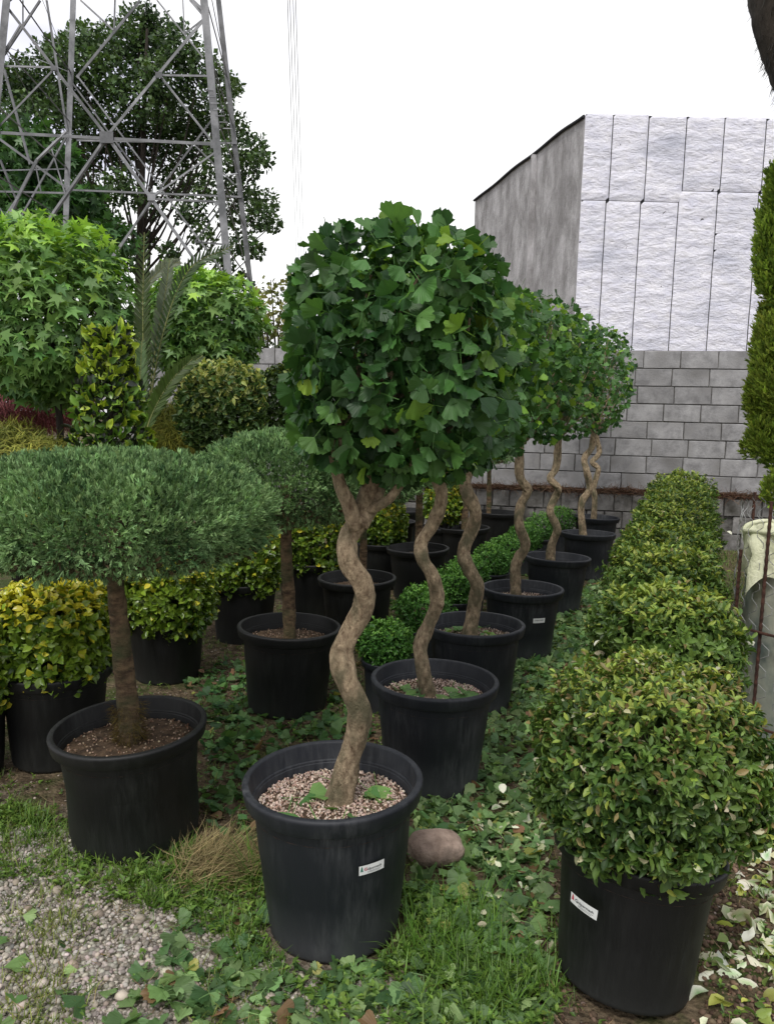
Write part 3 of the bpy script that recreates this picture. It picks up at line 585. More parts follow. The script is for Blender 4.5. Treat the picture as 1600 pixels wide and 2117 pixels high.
def sticker(root, r_at, ang, z, wdt, hgt, taper=.06, text='Gülpermesh', tilt=0.0, red=False, full=True):
    """paper label wrapped on the pot wall; ang is the direction from the pot axis"""
    def wrap(x, y, lift):
        x2, y2 = x * math.cos(tilt) - y * math.sin(tilt), x * math.sin(tilt) + y * math.cos(tilt)
        rr = r_at + (y2) * taper + lift; a = ang + x2 / r_at
        return (rr * math.cos(a), rr * math.sin(a), z + y2)
    n = 12; V = [wrap(-wdt / 2 + wdt * i / n, yy, .0016) for yy in (-hgt / 2, hgt / 2) for i in range(n + 1)]
    s = MB().add(V, [(i, i + 1, n + 2 + i, n + 1 + i) for i in range(n)]).build('label_sticker', M['sticker'], root)
    def txt(body, size, x0, y0, mt, nm, bold=0):
        cu = bpy.data.curves.new('t', 'FONT'); cu.body = body; cu.size = size; cu.resolution_u = 2; cu.offset = bold
        to = bpy.data.objects.new('t', cu); S.collection.objects.link(to); bpy.context.view_layer.update()
        dg = bpy.context.evaluated_depsgraph_get(); me = bpy.data.meshes.new_from_object(to.evaluated_get(dg))
        wx = max((v.co.x for v in me.vertices), default=1)
        for v in me.vertices: v.co = wrap(x0 + v.co.x, y0 + v.co.y, .0024)
        me.materials.clear(); me.materials.append(mt); me.name = nm; bpy.data.objects.remove(to); o = obj(nm, me, s); return o
    sc_ = hgt / .03
    if full:
        tri = []
        for k in range(3): yb = -hgt * .12 + k * hgt * .16; ws = hgt * (.17 - .04 * k); tri.append([(-wdt * .40 - ws, yb), (-wdt * .40 + ws, yb), (-wdt * .40, yb + hgt * .26)])
        V, Fs = [], []
        for t_ in tri: Fs.append((len(V), len(V) + 1, len(V) + 2)); V += [wrap(a, b, .0022) for a, b in t_]
        MB().add(V, Fs).build('tree_emblem', M['inkred'] if red else M['inkgreen'], s)
        txt('G', hgt * .46, -wdt * .31, -hgt * .08, M['inkred'] if not red else M['ink'], 'initial_letter', hgt * .006)
        txt('ülpermesh', hgt * .36, -wdt * .31 + hgt * .34, -hgt * .06, M['ink'], 'lettering', hgt * .004)
        for q, l_ in ((-.24, .56), (-.36, .5)):
            V = [wrap(-wdt * .18 + wdt * l_ * i / 6, hgt * (q + d_), .0022) for d_ in (0, .035) for i in range(7)]
            MB().add(V, [(i, i + 1, 8 + i, 7 + i) for i in range(6)]).build('small_print_line', M['wire'], s)
    else:
        txt('Gülpermesh', hgt * .42, -wdt * .42, -hgt * .02, M['ink'], 'lettering', hgt * .004)
    return s

# ------------------------------------------------------------------ ginkgo row
ginkgos = []
Z_RIM = .40
def trunk_path(pts, Y0, swing=.7, base=None):
    W = [at_y(px, py, Y0) for px, py in pts]; xs = np.array([p.x for p in W]); n = len(xs)
    lin = np.convolve(np.pad(xs, 2, mode='edge'), np.ones(5) / 5, 'valid'); dev = xs - lin; out = []
    for i, (px, py) in enumerate(pts):
        a, b = dev[max(0, i - 1)], dev[min(n - 1, i + 1)]; off = swing * (b - a) / 2; out.append(at_y(px, py, Y0 + off * (0 if i == 0 else 1)))
    return out
def G1(nm, label, rim, pts, rad, crown, nleaf, lsize, nsingle, gravel, forks=(), seed=0, light=.06):
    ph_ = .42 if seed == 1 else .41; p0 = at_z(*rim, ph_); base = Vector((p0.x, p0.y, 0)); POTS.append((base.x, base.y, .2))
    root = thing(nm, label, 'potted tree', base, 'potted ginkgo trees with twisted trunks'); ginkgos.append((root, base))
    make_pot(root, .2475, ph_, gravel=gravel, bw=.18, tilt=(R(random.uniform(-1.2, 1.2)), R(random.uniform(-1.5, 1.5))) if seed > 1 else (R(-.5), R(-1.5)))
    tp = trunk_path(pts, p0.y - .0); W = np.array([tuple(p - base) for p in tp]); W[0][2] = .31
    sp = spline(W, 110); t = np.linspace(0, 1, 111); rr = np.interp(t, np.linspace(0, 1, len(rad)), rad); rr[:6] *= np.array([1.4, 1.28, 1.18, 1.11, 1.06, 1.03])
    rr = rr * (1 + .05 * np.sin(t * 31 + seed)); MB().tube(sp, rr, 22, wob=.05, knots=True).build('trunk', M['bark'], root, True)
    (ccx, ccy, rx, rz) = crown; cc_ = at_y(ccx, ccy, p0.y + .03); cc = np.array(tuple(cc_ - base)); rxw, rzw = rx / F * p0.y, rz / F * p0.y
    end = sp[-1]; mb = MB(); tips = []
    for fk in forks:
        q = [np.array(tuple(at_y(px, py, p0.y + dy) - base)) for px, py, dy in fk[1]]; mb.tube(spline(q, 14), np.linspace(fk[0], fk[0] * .55, 15), 10, wob=.06); tips.append(q[-1])
    tips.append(end); mb.tube([end, end * .5 + cc * .5 + np.array([.02, 0, 0]), cc + np.array([0, 0, rzw * .55])], [rr[-1], rr[-1] * .7, .006], 8)
    for k in range(26):
        a = k * 2.4 + seed; ez = rng.uniform(-.75, .85); q = (1 - abs(ez) ** 3) * .82; e_ = cc + np.array([math.cos(a) * rxw * q, math.sin(a) * rxw * q, ez * rzw]); s_ = tips[k % len(tips)] * .6 + (cc + np.array([0, 0, rzw * .2])) * .4 * 1 if k % 2 else tips[k % len(tips)]
        mid = (s_ + e_) / 2 + np.array([rng.uniform(-.03, .03), rng.uniform(-.03, .03), -.02]); mb.tube(spline([s_, mid, e_], 7), np.linspace(.009, .003, 8), 5, cap=False)
    mb.build('branch', M['bark'], root, True)
    P, nr, kk = shell(nleaf, (rxw, rxw, rzw), 3.3 if seed == 1 else 2.8, .42, .07, 4.5, seed); n = len(P)
    hang = unit(nr * .55 + np.array([0, 0, -.55]) + .75 * rng.normal(size=(n, 3))); nm_ = nr * 1.0 + np.array([0, 0, .45]) + .55 * rng.normal(size=(n, 3))
    top_ = P[:, 2] / rzw > .7; hang[top_] = unit(nr[top_] * .3 + .9 * rng.normal(size=(int(top_.sum()), 3)) + np.array([0, 0, .25]))
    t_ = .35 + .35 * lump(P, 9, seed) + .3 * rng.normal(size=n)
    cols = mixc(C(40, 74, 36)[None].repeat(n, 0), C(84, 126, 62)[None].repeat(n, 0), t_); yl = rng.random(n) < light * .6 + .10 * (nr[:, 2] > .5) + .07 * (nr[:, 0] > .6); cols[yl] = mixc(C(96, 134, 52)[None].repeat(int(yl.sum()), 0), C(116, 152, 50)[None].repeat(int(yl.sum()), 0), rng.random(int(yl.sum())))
    size = lsize * rng.uniform(.62, 1.25, n)
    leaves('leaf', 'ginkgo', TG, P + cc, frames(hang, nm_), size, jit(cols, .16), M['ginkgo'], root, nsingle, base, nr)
    return root, base
RB = (.5, .15, .15)
G1('potted_ginkgo', 'nearest and largest ginkgo, twisted trunk, black pot with a small white label sticker', (697, 1606),
   [(697, 1668), (715, 1590), (738, 1520), (740, 1460), (716, 1400), (706, 1350), (728, 1300), (753, 1250), (748, 1205), (722, 1160), (718, 1115), (742, 1078)], [.035, .030, .031, .028, .026, .027],
   (822, 730, 208, 238), 2150, .0455, 300, 3600, forks=((.023, [(735, 1090, 0), (721, 1042, -.02), (704, 1002, -.03), (690, 940, -.04)]), (.027, [(742, 1085, 0), (768, 1042, .02), (786, 1000, .03), (800, 930, .04)]), (.014, [(765, 1055, 0), (805, 1030, -.02), (838, 985, -.04), (870, 930, -.05)])), seed=1)
G1('potted_ginkgo', 'second ginkgo from the camera, in a black pot standing right behind the nearest one', (897, 1401),
   [(888, 1432), (873, 1375), (870, 1330), (886, 1290), (904, 1242), (894, 1194), (874, 1156), (871, 1123), (890, 1090), (909, 1052), (912, 1020), (903, 990)], [.029, .026, .025, .024, .024, .022],
   (905, 772, 158, 205), 1400, .052, 200, 1800, seed=2, light=.16)
G1('potted_ginkgo', 'third ginkgo in the row, pale twisted trunk rising from a pot strewn with green leaves', (984, 1288),
   [(968, 1312), (980, 1251), (986, 1213), (968, 1172), (958, 1140), (973, 1099), (983, 1061), (966, 1019), (963, 985), (985, 945)], [.035, .032, .031, .030, .027],
   (985, 765, 130, 175), 1200, .050, 160, 900, seed=3, light=.2)
G1('potted_ginkgo', 'fourth ginkgo in the row, its black pot carrying a small white label in the middle', (1081, 1214),
   [(1068, 1218), (1066, 1171), (1085, 1128), (1072, 1080), (1076, 1045), (1090, 1014), (1075, 985), (1073, 924)], [.032, .028, .026, .025],
   (1085, 760, 108, 148), 1100, .047, 120, 600, seed=4, light=.2)
G1('potted_ginkgo', 'fifth ginkgo in the row, trunk with a sharp dark kink just below the crown', (1151, 1150),
   [(1137, 1158), (1140, 1128), (1151, 1095), (1137, 1057), (1147, 1028), (1154, 1009), (1137, 990), (1149, 966), (1154, 910)], [.031, .027, .025, .026],
   (1160, 775, 86, 122), 950, .045, 60, 300, seed=5, light=.1)
G1('potted_ginkgo', 'sixth ginkgo in the row, slim trunk crossing in front of the last tree', (1216, 1101),
   [(1208, 1097), (1201, 1047), (1218, 1009), (1211, 971), (1208, 947), (1223, 924), (1226, 895)], [.031, .028, .026],
   (1222, 785, 78, 106), 850, .043, 40, 200, seed=6, light=.08)
G1('potted_ginkgo', 'last ginkgo of the row, in the small looking pot standing against the block wall', (1231, 1068),
   [(1227, 1063), (1229, 1030), (1226, 1009), (1236, 971), (1224, 955), (1238, 935), (1231, 895)], [.03, .027, .025],
   (1238, 782, 64, 92), 800, .042, 30, 150, seed=7, light=.08)
def potsurf(base, px, py, z):    # angle from the pot axis at which the camera ray meets the pot wall
    p = at_z(px, py, z); return p
g1, b1 = ginkgos[0]; g2, b2 = ginkgos[1]; g4, b4 = ginkgos[3]
def find_ang(base, r, px, py):
    best = None
    for k in range(360):
        a = R(k); 
        if math.cos(a) * (0 - base.x) + math.sin(a) * (0 - base.y) < 0: continue
        for z in np.linspace(.03, .34, 63):
            rr = r * (.186 + (z - .01) * .09) / .25; P = (base.x + rr * math.cos(a), base.y + rr * math.sin(a), z); x, y = proj(P); d = abs(x[0] - px) + abs(y[0] - py)
            if best is None or d < best[0]: best = (d, a, z, rr)
    return best
_, a_, z_, r_ = find_ang(b1, .25, 769, 1795); sticker(g1, r_, a_, z_, .070, .026, .09, tilt=.04)
_, a_, z_, r_ = find_ang(b4, .25, 1114, 1283); sticker(g4, r_, a_, z_, .075, .028, .09, full=False)

# ------------------------------------------------------------------ junipers on a stem
def juniper(label, rim, rimz, tr, rad, crown, nsp, seed, size=.05, potr=.25, yoff=0.0, tiltpot=None, gravel=500):
    p0 = at_z(*rim, rimz); base = Vector((p0.x, p0.y, 0)); POTS.append((base.x, base.y, .2)); root = thing('potted_juniper', label, 'potted tree', base, 'junipers clipped as umbrellas on a stem')
    make_pot(root, potr, rimz, mat='potdark', bw=.2 if seed == 11 else .186, tilt=(R(1.3), R(-2.5)) if seed == 11 else (R(random.uniform(-1.2, 1.2)), R(random.uniform(-1.5, 1.5))), gravel=gravel, gcol=(C(96, 70, 52), C(170, 150, 130)))
    W = [np.array(tuple(at_y(px, py, p0.y) - base)) for px, py in tr]; W[0][2] = .30; (cx, cy, rx, rz) = crown; cc = np.array(tuple(at_y(cx, cy, p0.y) - base)); rxw, rzw = rx / F * p0.y, rz / F * p0.y
    W.append(cc + np.array([0, 0, 0])); sp = spline(W, 30); MB().tube(sp, np.interp(np.linspace(0, 1, 31), np.linspace(0, 1, len(rad)), rad) * (1 + .05 * np.sin(np.arange(31) * 1.7)), 12, wob=.08).build('trunk', M['bark2'], root, True)
    mb = MB()
    for k in range(34):
        a = k * 2.4; q = rng.uniform(.5, .93); e_ = cc + np.array([math.cos(a) * rxw * q, math.sin(a) * rxw * q, rng.uniform(-.75, -.1) * rzw]); s_ = cc + np.array([0, 0, -rzw * .7]); mb.tube(spline([s_, (s_ + e_) / 2 + np.array([0, 0, -.03]), e_], 6), np.linspace(.011, .003, 7), 5, cap=False)
    mb.build('branch', M['bark2'], root, True)
    P, nr, kk = shell(nsp, (rxw, rxw, rzw), 2.25, .30, .085, 11, seed); n = len(P); lowp = P[:, 2] / rzw
    P[:, 2] += np.where(lowp < 0, .25 * rzw * (-lowp) * (1 - (np.hypot(P[:, 0], P[:, 1]) / rxw) ** 2), 0)
    keep = ~((lowp < -.5) & (np.hypot(P[:, 0], P[:, 1]) < .55 * rxw) & (rng.random(n) < .75)); P, nr, kk, lowp = P[keep], nr[keep], kk[keep], lowp[keep]; n = len(P)
    tip = unit(nr + np.array([0, 0, .45]) + .45 * rng.normal(size=(n, 3))); nm_ = rng.normal(size=(n, 3))
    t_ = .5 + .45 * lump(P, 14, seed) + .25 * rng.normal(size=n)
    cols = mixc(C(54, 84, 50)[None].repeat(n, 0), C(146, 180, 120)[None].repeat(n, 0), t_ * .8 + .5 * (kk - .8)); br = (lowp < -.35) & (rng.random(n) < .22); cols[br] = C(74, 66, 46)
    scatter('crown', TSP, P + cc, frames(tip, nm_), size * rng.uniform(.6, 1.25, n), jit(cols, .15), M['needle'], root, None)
    return root, base
j1, jb1 = juniper('broad umbrella juniper with a mossy trunk foot in the black pot at the left front', (280, 1494), .381, [(272, 1540), (262, 1420), (250, 1310), (240, 1220), (236, 1150)], [.036, .031, .029, .026, .03], (238, 1062, 318, 128), 30000, 11, .031)
juniper('second umbrella juniper with smooth greenish trunk, in the black pot behind the nearest ginkgo trunk', (595, 1292), .40, [(598, 1312), (597, 1230), (593, 1150), (592, 1090)], [.031, .029, .027, .028], (592, 998, 178, 102), 21000, 12, .034)
juniper('third umbrella juniper, its slim trunk showing right beside the twisted trunk of the nearest ginkgo', (741, 1192), .40, [(748, 1186), (752, 1130), (752, 1070)], [.024, .022, .022], (755, 985, 112, 70), 8500, 13, .038, gravel=200)
juniper('fourth umbrella juniper, dark trunk behind the second ginkgo trunk', (866, 1131), .40, [(866, 1118), (867, 1050), (868, 1000)], [.03, .026, .026], (868, 960, 92, 55), 3500, 14, .055, gravel=150)
juniper('fifth umbrella juniper, its pot half hidden behind the third ginkgo trunk', (961, 1089), .40, [(961, 1082), (961, 1020), (962, 990)], [.035, .03, .03], (962, 925, 66, 42), 2600, 15, .055, gravel=100)
juniper('sixth umbrella juniper, its dark trunk in front of the block wall', (1030, 1058), .40, [(1010, 1052), (1011, 1010), (1011, 970)], [.027, .025, .025], (1010, 928, 56, 36), 2200, 16, .055, gravel=0)
# moss fibres at the foot of the first juniper
n = 900; a = rng.random(n) * 6.283; h = rng.random(n) ** 1.3 * .13
jx = np.array(tuple(at_y(270, 1525, jb1.y) - jb1)); pos = np.stack([jx[0] + np.cos(a) * .036 * (1 + rng.random(n) * .35) - h * .05, jx[1] + np.sin(a) * .036 * (1 + rng.random(n) * .35), .32 + h], 1)
scatter('trunk_moss', TBL, pos, frames(np.stack([np.cos(a) * .6, np.sin(a) * .6, rng.uniform(-1, .5, n)], 1), rng.normal(size=(n, 3))), np.stack([np.full(n, .03), rng.uniform(.012, .04, n), np.full(n, .02)], 1), jit(mixc(C(96, 84, 34)[None].repeat(n, 0), C(58, 42, 28)[None].repeat(n, 0), rng.random(n)), .2), M['needle'], j1)

# ------------------------------------------------------------------ leafy shrubs: shell of rosettes over a twiggy core
def shrub(nm, label, cat, base, cc, radii, nshoot, ln, key, tm, cfun, e=2.2, k=6, group=None, nsingle=0, depth=.22, bump=.06, f=6., seed=0., pot=None, mat='leaf', stems=10, lift=.9, updir=.35, zmin=None, stemr=.006, twigmat='darkbark'):
    base = Vector(base); Y0 = base.y; root = thing(nm, label, cat, base, group); cc = np.array(cc, float)
    if pot:
        for o_ in make_pot(root, *pot): o_.location.x += -.03 if nsingle == 300 and pot[0] < .22 and Y0 < 1.9 else 0
        POTS.append((base.x, base.y, pot[0] * .8))
    mb = MB()
    for i in range(stems):
        a = i * 2.4 + seed; q = rng.uniform(.2, .85); e_ = cc + np.array([math.cos(a) * radii[0] * q, math.sin(a) * radii[1] * q, radii[2] * rng.uniform(-.3, .75)]); s_ = np.array([math.cos(a) * .02, math.sin(a) * .02, .25 if pot else 0]); mb.tube(spline([s_, (s_ + e_) / 2 + np.array([0, 0, -.03]), e_], 7), np.linspace(stemr, stemr * .35, 8), 5, cap=False)
    mb.build('stem', M[twigmat], root)
    P, nr, kk = shell(nshoot, radii, e, depth, bump, f, seed, zmin)
    pos, rot, size, si = rosettes(P, nr, k, ln, lift, updir=updir); H = (P[:, 2] / radii[2])[si]; n = len(pos)
    cols = jit(cfun(n, H, P[si], kk[si]), .14)
    if nsingle == 300 and pot and pot[0] < .22: size = size * (1.22 - .34 * H)
    leaves('leaf', key, tm, pos + cc, rot, size, cols, M[mat], root, nsingle, base, nr[si])
    return root
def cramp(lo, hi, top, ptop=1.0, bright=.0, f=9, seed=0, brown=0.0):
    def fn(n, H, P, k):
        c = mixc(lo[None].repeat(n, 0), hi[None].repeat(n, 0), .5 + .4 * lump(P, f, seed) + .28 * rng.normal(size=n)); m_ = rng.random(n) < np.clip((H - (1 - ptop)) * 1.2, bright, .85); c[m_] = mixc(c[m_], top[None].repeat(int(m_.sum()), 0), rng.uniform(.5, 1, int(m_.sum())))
        b_ = rng.random(n) < brown * np.clip(.5 + H, .25, 1.5); c[b_] = C(132, 118, 74); w_ = rng.random(n) < brown * .25; c[w_] = C(186, 184, 150); return c  # brownish bits, then scattered pale leaves: whitish highlights painted into the leaf colour
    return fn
# clipped evergreen balls, right row
def rball(label, px, py, Y, rxp, rzp, nshoot, ln, nsingle=0, pot=None, seed=0., e=2.4, stem=10, lo=C(50, 76, 34), hi=C(108, 136, 62), top=C(158, 172, 78)):
    c_ = at_y(px, py, Y); b_ = (c_.x, c_.y, 0); r_, rz_ = rxp / F * Y * (.90 if not pot else 1), rzp / F * Y * (.90 if not pot else 1); zc_ = c_.z
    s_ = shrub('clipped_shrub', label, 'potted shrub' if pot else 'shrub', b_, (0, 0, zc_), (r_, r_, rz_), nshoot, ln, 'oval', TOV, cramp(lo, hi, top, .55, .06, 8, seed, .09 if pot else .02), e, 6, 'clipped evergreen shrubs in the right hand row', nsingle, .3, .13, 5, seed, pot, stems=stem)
    if not pot: POTS.append((c_.x, c_.y, r_ * .75))
    return s_, Vector(b_), np.array((0, 0, zc_)), (r_, r_, rz_)
r1, rb1, rc1, rr1 = rball('large leafy evergreen ball in the black pot with a slanted white label', 1340, 1572, 1.76, 234, 224, 4000, .0222, 300, (.215, .345, 'potdark', .325, (R(-7), R(6))), 1.)
_, a_, z_, r_ = find_ang(rb1 + Vector((-.03, 0, 0)), .215, 1206, 1873); stk = sticker(r1, r_ + .002, a_, z_, .075, .028, .09, tilt=-.12, red=True); stk.location.x = -.03
rball('loose evergreen mound right behind the large potted ball, beside the wire bin', 1372, 1335, 2.85, 170, 140, 2200, .034, 120, None, 2.)
for i, (px, py, Y, rx, rz, lab) in enumerate(((1366, 1225, 3.6, 132, 105, 'third evergreen mound of the right row, a few white fallen petals on it'), (1374, 1165, 4.3, 116, 92, 'fourth evergreen mound of the right row counted from the camera'),
        (1386, 1115, 5.1, 100, 82, 'fifth evergreen mound of the right row counted from the camera'), (1393, 1080, 5.9, 88, 74, 'sixth evergreen mound of the right row counted from the camera'), (1400, 1050, 6.8, 78, 66, 'seventh evergreen mound of the right row, last but one before the wall'), (1408, 1030, 7.7, 72, 62, 'last evergreen mound of the right row, against the block wall'))):
    rball(lab, px, py, Y, rx, rz, 1500 - i * 60, .031, 0, None, 3. + i, e=2.6)
# small boxwood balls between the rows
for i, (px, py, rp, Y, lab) in enumerate(((800, 1332, 58, 3.5, 'bright green boxwood ball directly behind the nearest ginkgo trunk, in a small dark pot'), (878, 1262, 62, 4.2, 'bright green boxwood ball behind the second ginkgo trunk'), (940, 1212, 50, 4.9, 'third boxwood ball of the low middle row, left of the third ginkgo trunk'),
        (968, 1185, 44, 5.4, 'fourth boxwood ball of the low middle row, behind the third ginkgo trunk'), (1015, 1160, 42, 5.9, 'fifth boxwood ball of the low middle row, right of the third ginkgo trunk'), (1048, 1138, 38, 6.4, 'sixth boxwood ball of the low middle row, left of the fourth ginkgo trunk'),
        (1085, 1112, 38, 6.9, 'seventh boxwood ball of the low middle row, behind the fourth ginkgo trunk'), (1118, 1092, 36, 7.5, 'eighth boxwood ball of the low middle row, left of the fifth ginkgo trunk'), (1158, 1076, 32, 8.0, 'last boxwood ball of the low middle row, nearest the wall'))):
    c_ = at_y(px, py, Y); r_ = rp / F * Y
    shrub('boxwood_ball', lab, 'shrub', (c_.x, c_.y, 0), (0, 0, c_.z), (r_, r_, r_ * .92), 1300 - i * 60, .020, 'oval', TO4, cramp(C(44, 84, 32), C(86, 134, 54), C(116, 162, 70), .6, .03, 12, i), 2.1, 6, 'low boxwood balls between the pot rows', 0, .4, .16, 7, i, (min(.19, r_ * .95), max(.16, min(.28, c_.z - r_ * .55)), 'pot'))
# golden euonymus, left back row
for i, (px, py, Y, rx, rz, lab, nsg, ns, ln, ylw) in enumerate(((113, 1308, 2.92, 122, 112, 'yellow topped euonymus block in a black pot behind the front left juniper', 300, 1500, .040, 1.0), (-78, 1360, 2.75, 112, 115, 'golden euonymus cut by the left edge of the picture', 60, 800, .040, .7),
        (345, 1235, 3.9, 98, 85, 'green and gold euonymus seen just right of the front juniper trunk', 120, 1300, .038, .55), (505, 1165, 4.6, 80, 72, 'euonymus bush between the two nearest junipers', 60, 1200, .036, .4), (650, 1125, 5.3, 72, 66, 'euonymus bush right of the second juniper trunk', 0, 1100, .036, .5), (788, 1082, 6.2, 52, 50, 'golden euonymus bush seen between the twisted trunks of the two nearest ginkgos', 0, 900, .036, .8), (918, 1040, 7.2, 42, 42, 'small golden euonymus bush far back beside the fourth juniper', 0, 700, .036, .8))):
    c_ = at_y(px, py, Y); r_, rz_ = rx / F * Y, rz / F * Y
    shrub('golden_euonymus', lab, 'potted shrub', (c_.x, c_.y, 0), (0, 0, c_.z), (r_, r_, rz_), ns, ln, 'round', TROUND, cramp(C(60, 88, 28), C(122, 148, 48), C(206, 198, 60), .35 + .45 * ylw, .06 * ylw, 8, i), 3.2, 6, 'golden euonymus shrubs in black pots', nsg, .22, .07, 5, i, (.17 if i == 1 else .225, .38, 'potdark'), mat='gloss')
# dark spare pots low in the back rows
for (px, py, rz_, lab) in ((815, 1085, .4, 'empty looking black pot standing behind the third juniper pot'), (845, 1060, .4, 'black pot far back between the euonymus bushes')):
    p0 = at_z(px, py, rz_); t_ = thing('nursery_pot', lab, 'pot', (p0.x, p0.y + .3, 0), 'spare black pots'); make_pot(t_, .22, .4, 'potdark')

# maple-leaved balls, left back
for i, (lab, px, py, Y, rx, rz, ns, nsg, ty) in enumerate((('large round star-leaved standard tree with bright new leaves at the far left', 100, 648, 5.3, 168, 178, 4600, 300, 870), ('smaller round star-leaved standard tree between the cycad fronds and the nearest ginkgo', 416, 668, 6.4, 120, 104, 3300, 200, 900))):
    c_ = at_y(px, py, Y); base = Vector((at_y(px + 20, ty, Y).x, Y, 0)); root = thing('star_leaved_tree', lab, 'tree', base, 'round star-leaved trees on a stem'); cc = np.array(tuple(c_ - base)); r_, rz_ = rx / F * Y, rz / F * Y
    P, nr, kk = shell(ns, (r_, r_, rz_), 2.1, .35, .14, 4, i + 2.); n = len(P)
    hang = unit(nr * .7 + np.array([0, 0, -.6]) + .55 * rng.normal(size=(n, 3))); nm_ = nr + np.array([0, 0, .6]) + .4 * rng.normal(size=(n, 3))
    cols = mixc(C(64, 104, 48)[None].repeat(n, 0), C(122, 158, 84)[None].repeat(n, 0), .5 + .4 * lump(P, 6, i) + .25 * rng.normal(size=n)); yl = rng.random(n) < np.clip(P[:, 2] / rz_ - .25, .04, .75); cols[yl] = C(144, 184, 70)
    leaves('leaf', 'star', TSTAR, P + cc, frames(hang, nm_), .084 * rng.uniform(.45, 1.25, n), jit(cols, .16), M['leaf'], root, nsg, base, nr)
    mb = MB().tube(spline([(0, 0, 0), (.02, 0, cc[2] * .55), cc + np.array([0, 0, .1])], 14), np.linspace(.032, .02, 15), 8); mb.build('trunk', M['darkbark'], root, True); mb = MB()
    for k in range(22):
        a = k * 2.4; q = rng.uniform(.4, .9); s_ = np.array([cc[0] * .5, cc[1] * .5, cc[2] - rz_ * rng.uniform(.5, 1.1)]); e_ = cc + np.array([math.cos(a) * r_ * q, math.sin(a) * r_ * q, rng.uniform(-.7, .6) * rz_]); mb.tube(spline([s_, (s_ + e_) / 2, e_], 6), np.linspace(.012, .003, 7), 5, cap=False)
    mb.build('branch', M['darkbark'], root, True)
# cone of large variegated leaves
c_ = at_y(228, 850, 3.9)
root = thing('variegated_laurel_cone', 'cone shaped shrub with large glossy yellow green leaves, rising behind the front juniper', 'shrub', (c_.x, 3.9, 0))
n = 2500; hh = rng.random(n) ** .8; zt = 1.385 + .41; zb = .55; rad_ = .262 * (1 - hh ** 1.6 * .72) * (1 - .35 * rng.random(n) ** 1.5); a = rng.random(n) * 6.283
pos = np.stack([np.cos(a) * rad_, np.sin(a) * rad_, zb + (zt - zb) * hh], 1); out = np.stack([np.cos(a), np.sin(a), a * 0 + .3], 1)
cols = mixc(C(60, 92, 40)[None].repeat(n, 0), C(118, 152, 60)[None].repeat(n, 0), rng.random(n)); cols[rng.random(n) < .25 + .6 * (hh > .8)] = C(160, 180, 60); dk = rng.random(n) < .28; cols[dk] = C(38, 48, 34)
leaves('leaf', 'laurel', TVA, pos, frames(out * .6 + np.array([0, 0, .5]) + .6 * rng.normal(size=(n, 3)), out + .5 * rng.normal(size=(n, 3))), .062 * rng.uniform(.5, 1.2, n), jit(cols, .12), M['gloss'], root, 200, (c_.x, 3.9, 0), out)
mb = MB().tube([(0, 0, 0), (0, 0, .9), (.01, 0, 1.75)], [.02, .016, .006], 7)
for k in range(60):
    z_ = rng.uniform(.5, 1.6); a_ = k * 2.4; q = .2 * (1 - (max(0, z_ - .6) / 1.3) ** 1.6 * .7); mb.tube([(0, 0, z_ - .08), (math.cos(a_) * q * .6, math.sin(a_) * q * .6, z_ - .02), (math.cos(a_) * q, math.sin(a_) * q, z_ + .05)], [.006, .004, .002], 4)
mb.build('stem', M['darkbark'], root)
# clipped round columns of cream-edged leaves
def creamy(lo, hi): 
    def fn(n, H, P, k):
        c = mixc(lo[None].repeat(n, 0), hi[None].repeat(n, 0), rng.random(n)); m_ = rng.random(n) < np.clip(.22 + H * .45, .05, .8); c[m_] = mixc(C(158, 164, 110)[None].repeat(int(m_.sum()), 0), C(180, 182, 96)[None].repeat(int(m_.sum()), 0), rng.random(int(m_.sum()))); return c
    return fn
for i, (lab, px, py, Y, rx, rz, ns) in enumerate((('clipped dome of cream edged leaves between the star-leaved tree and the second juniper', 460, 842, 5.0, 86, 90, 1900), ('dark clipped shrub partly hidden behind the left side of the nearest ginkgo crown', 592, 850, 5.8, 58, 92, 1000))):
    c_ = at_y(px, py, Y); r_, rz_ = rx / F * Y, rz / F * Y
    shrub('clipped_dome', lab, 'shrub', (c_.x, c_.y, 0), (0, 0, c_.z), (r_, r_, rz_), ns, .045, 'va', TVA, creamy(C(56, 80, 40), C(104, 130, 76)) if i == 0 else cramp(C(42, 62, 30), C(78, 100, 46), C(130, 144, 66), .4), 3.0, 5, 'clipped dome shrubs', 150 if i == 0 else 0, .16, .05, 6, i, None, updir=-.3)
    POTS.append((c_.x, c_.y, .2))
# weeping laceleaf mounds
def lace(nm, label, px, py, Y, rx, rz, n, c1, c2, ln=.16):
    c_ = at_y(px, py, Y); r_, rz_ = rx / F * Y, rz / F * Y; root = thing(nm, label, 'shrub', (c_.x, Y, 0), 'weeping laceleaf mounds'); P, nr, kk = shell(n, (r_, r_, rz_), 2.1, .35, .16, 4, px, -rz_ * .9); n = len(P)
    tip = nr * .8 + np.array([0, 0, -.5]) + .45 * rng.normal(size=(n, 3)); cols = mixc(c1[None].repeat(n, 0), c2[None].repeat(n, 0), .5 + .5 * lump(P, 7, px) + .25 * rng.normal(size=n))
    s_ = np.stack([np.full(n, ln * .9), .6 * ln * rng.uniform(.4, 1.1, n), -np.full(n, ln * .6)], 1)
    scatter('foliage', TBL, P + np.array([0, 0, c_.z]), frames(tip, nr + np.array([0, 0, .4]) + .3 * rng.normal(size=(n, 3))), s_, jit(cols, .2), M['needle'], root)
    mb = MB()
    for k in range(14): a = k * 2.4; mb.tube(spline([(0, 0, 0), (math.cos(a) * r_ * .3, math.sin(a) * r_ * .3, c_.z), (math.cos(a) * r_ * .8, math.sin(a) * r_ * .8, c_.z + rz_ * .2)], 6), np.linspace(.02, .004, 7), 5, cap=False)
    mb.build('stem', M['darkbark'], root)
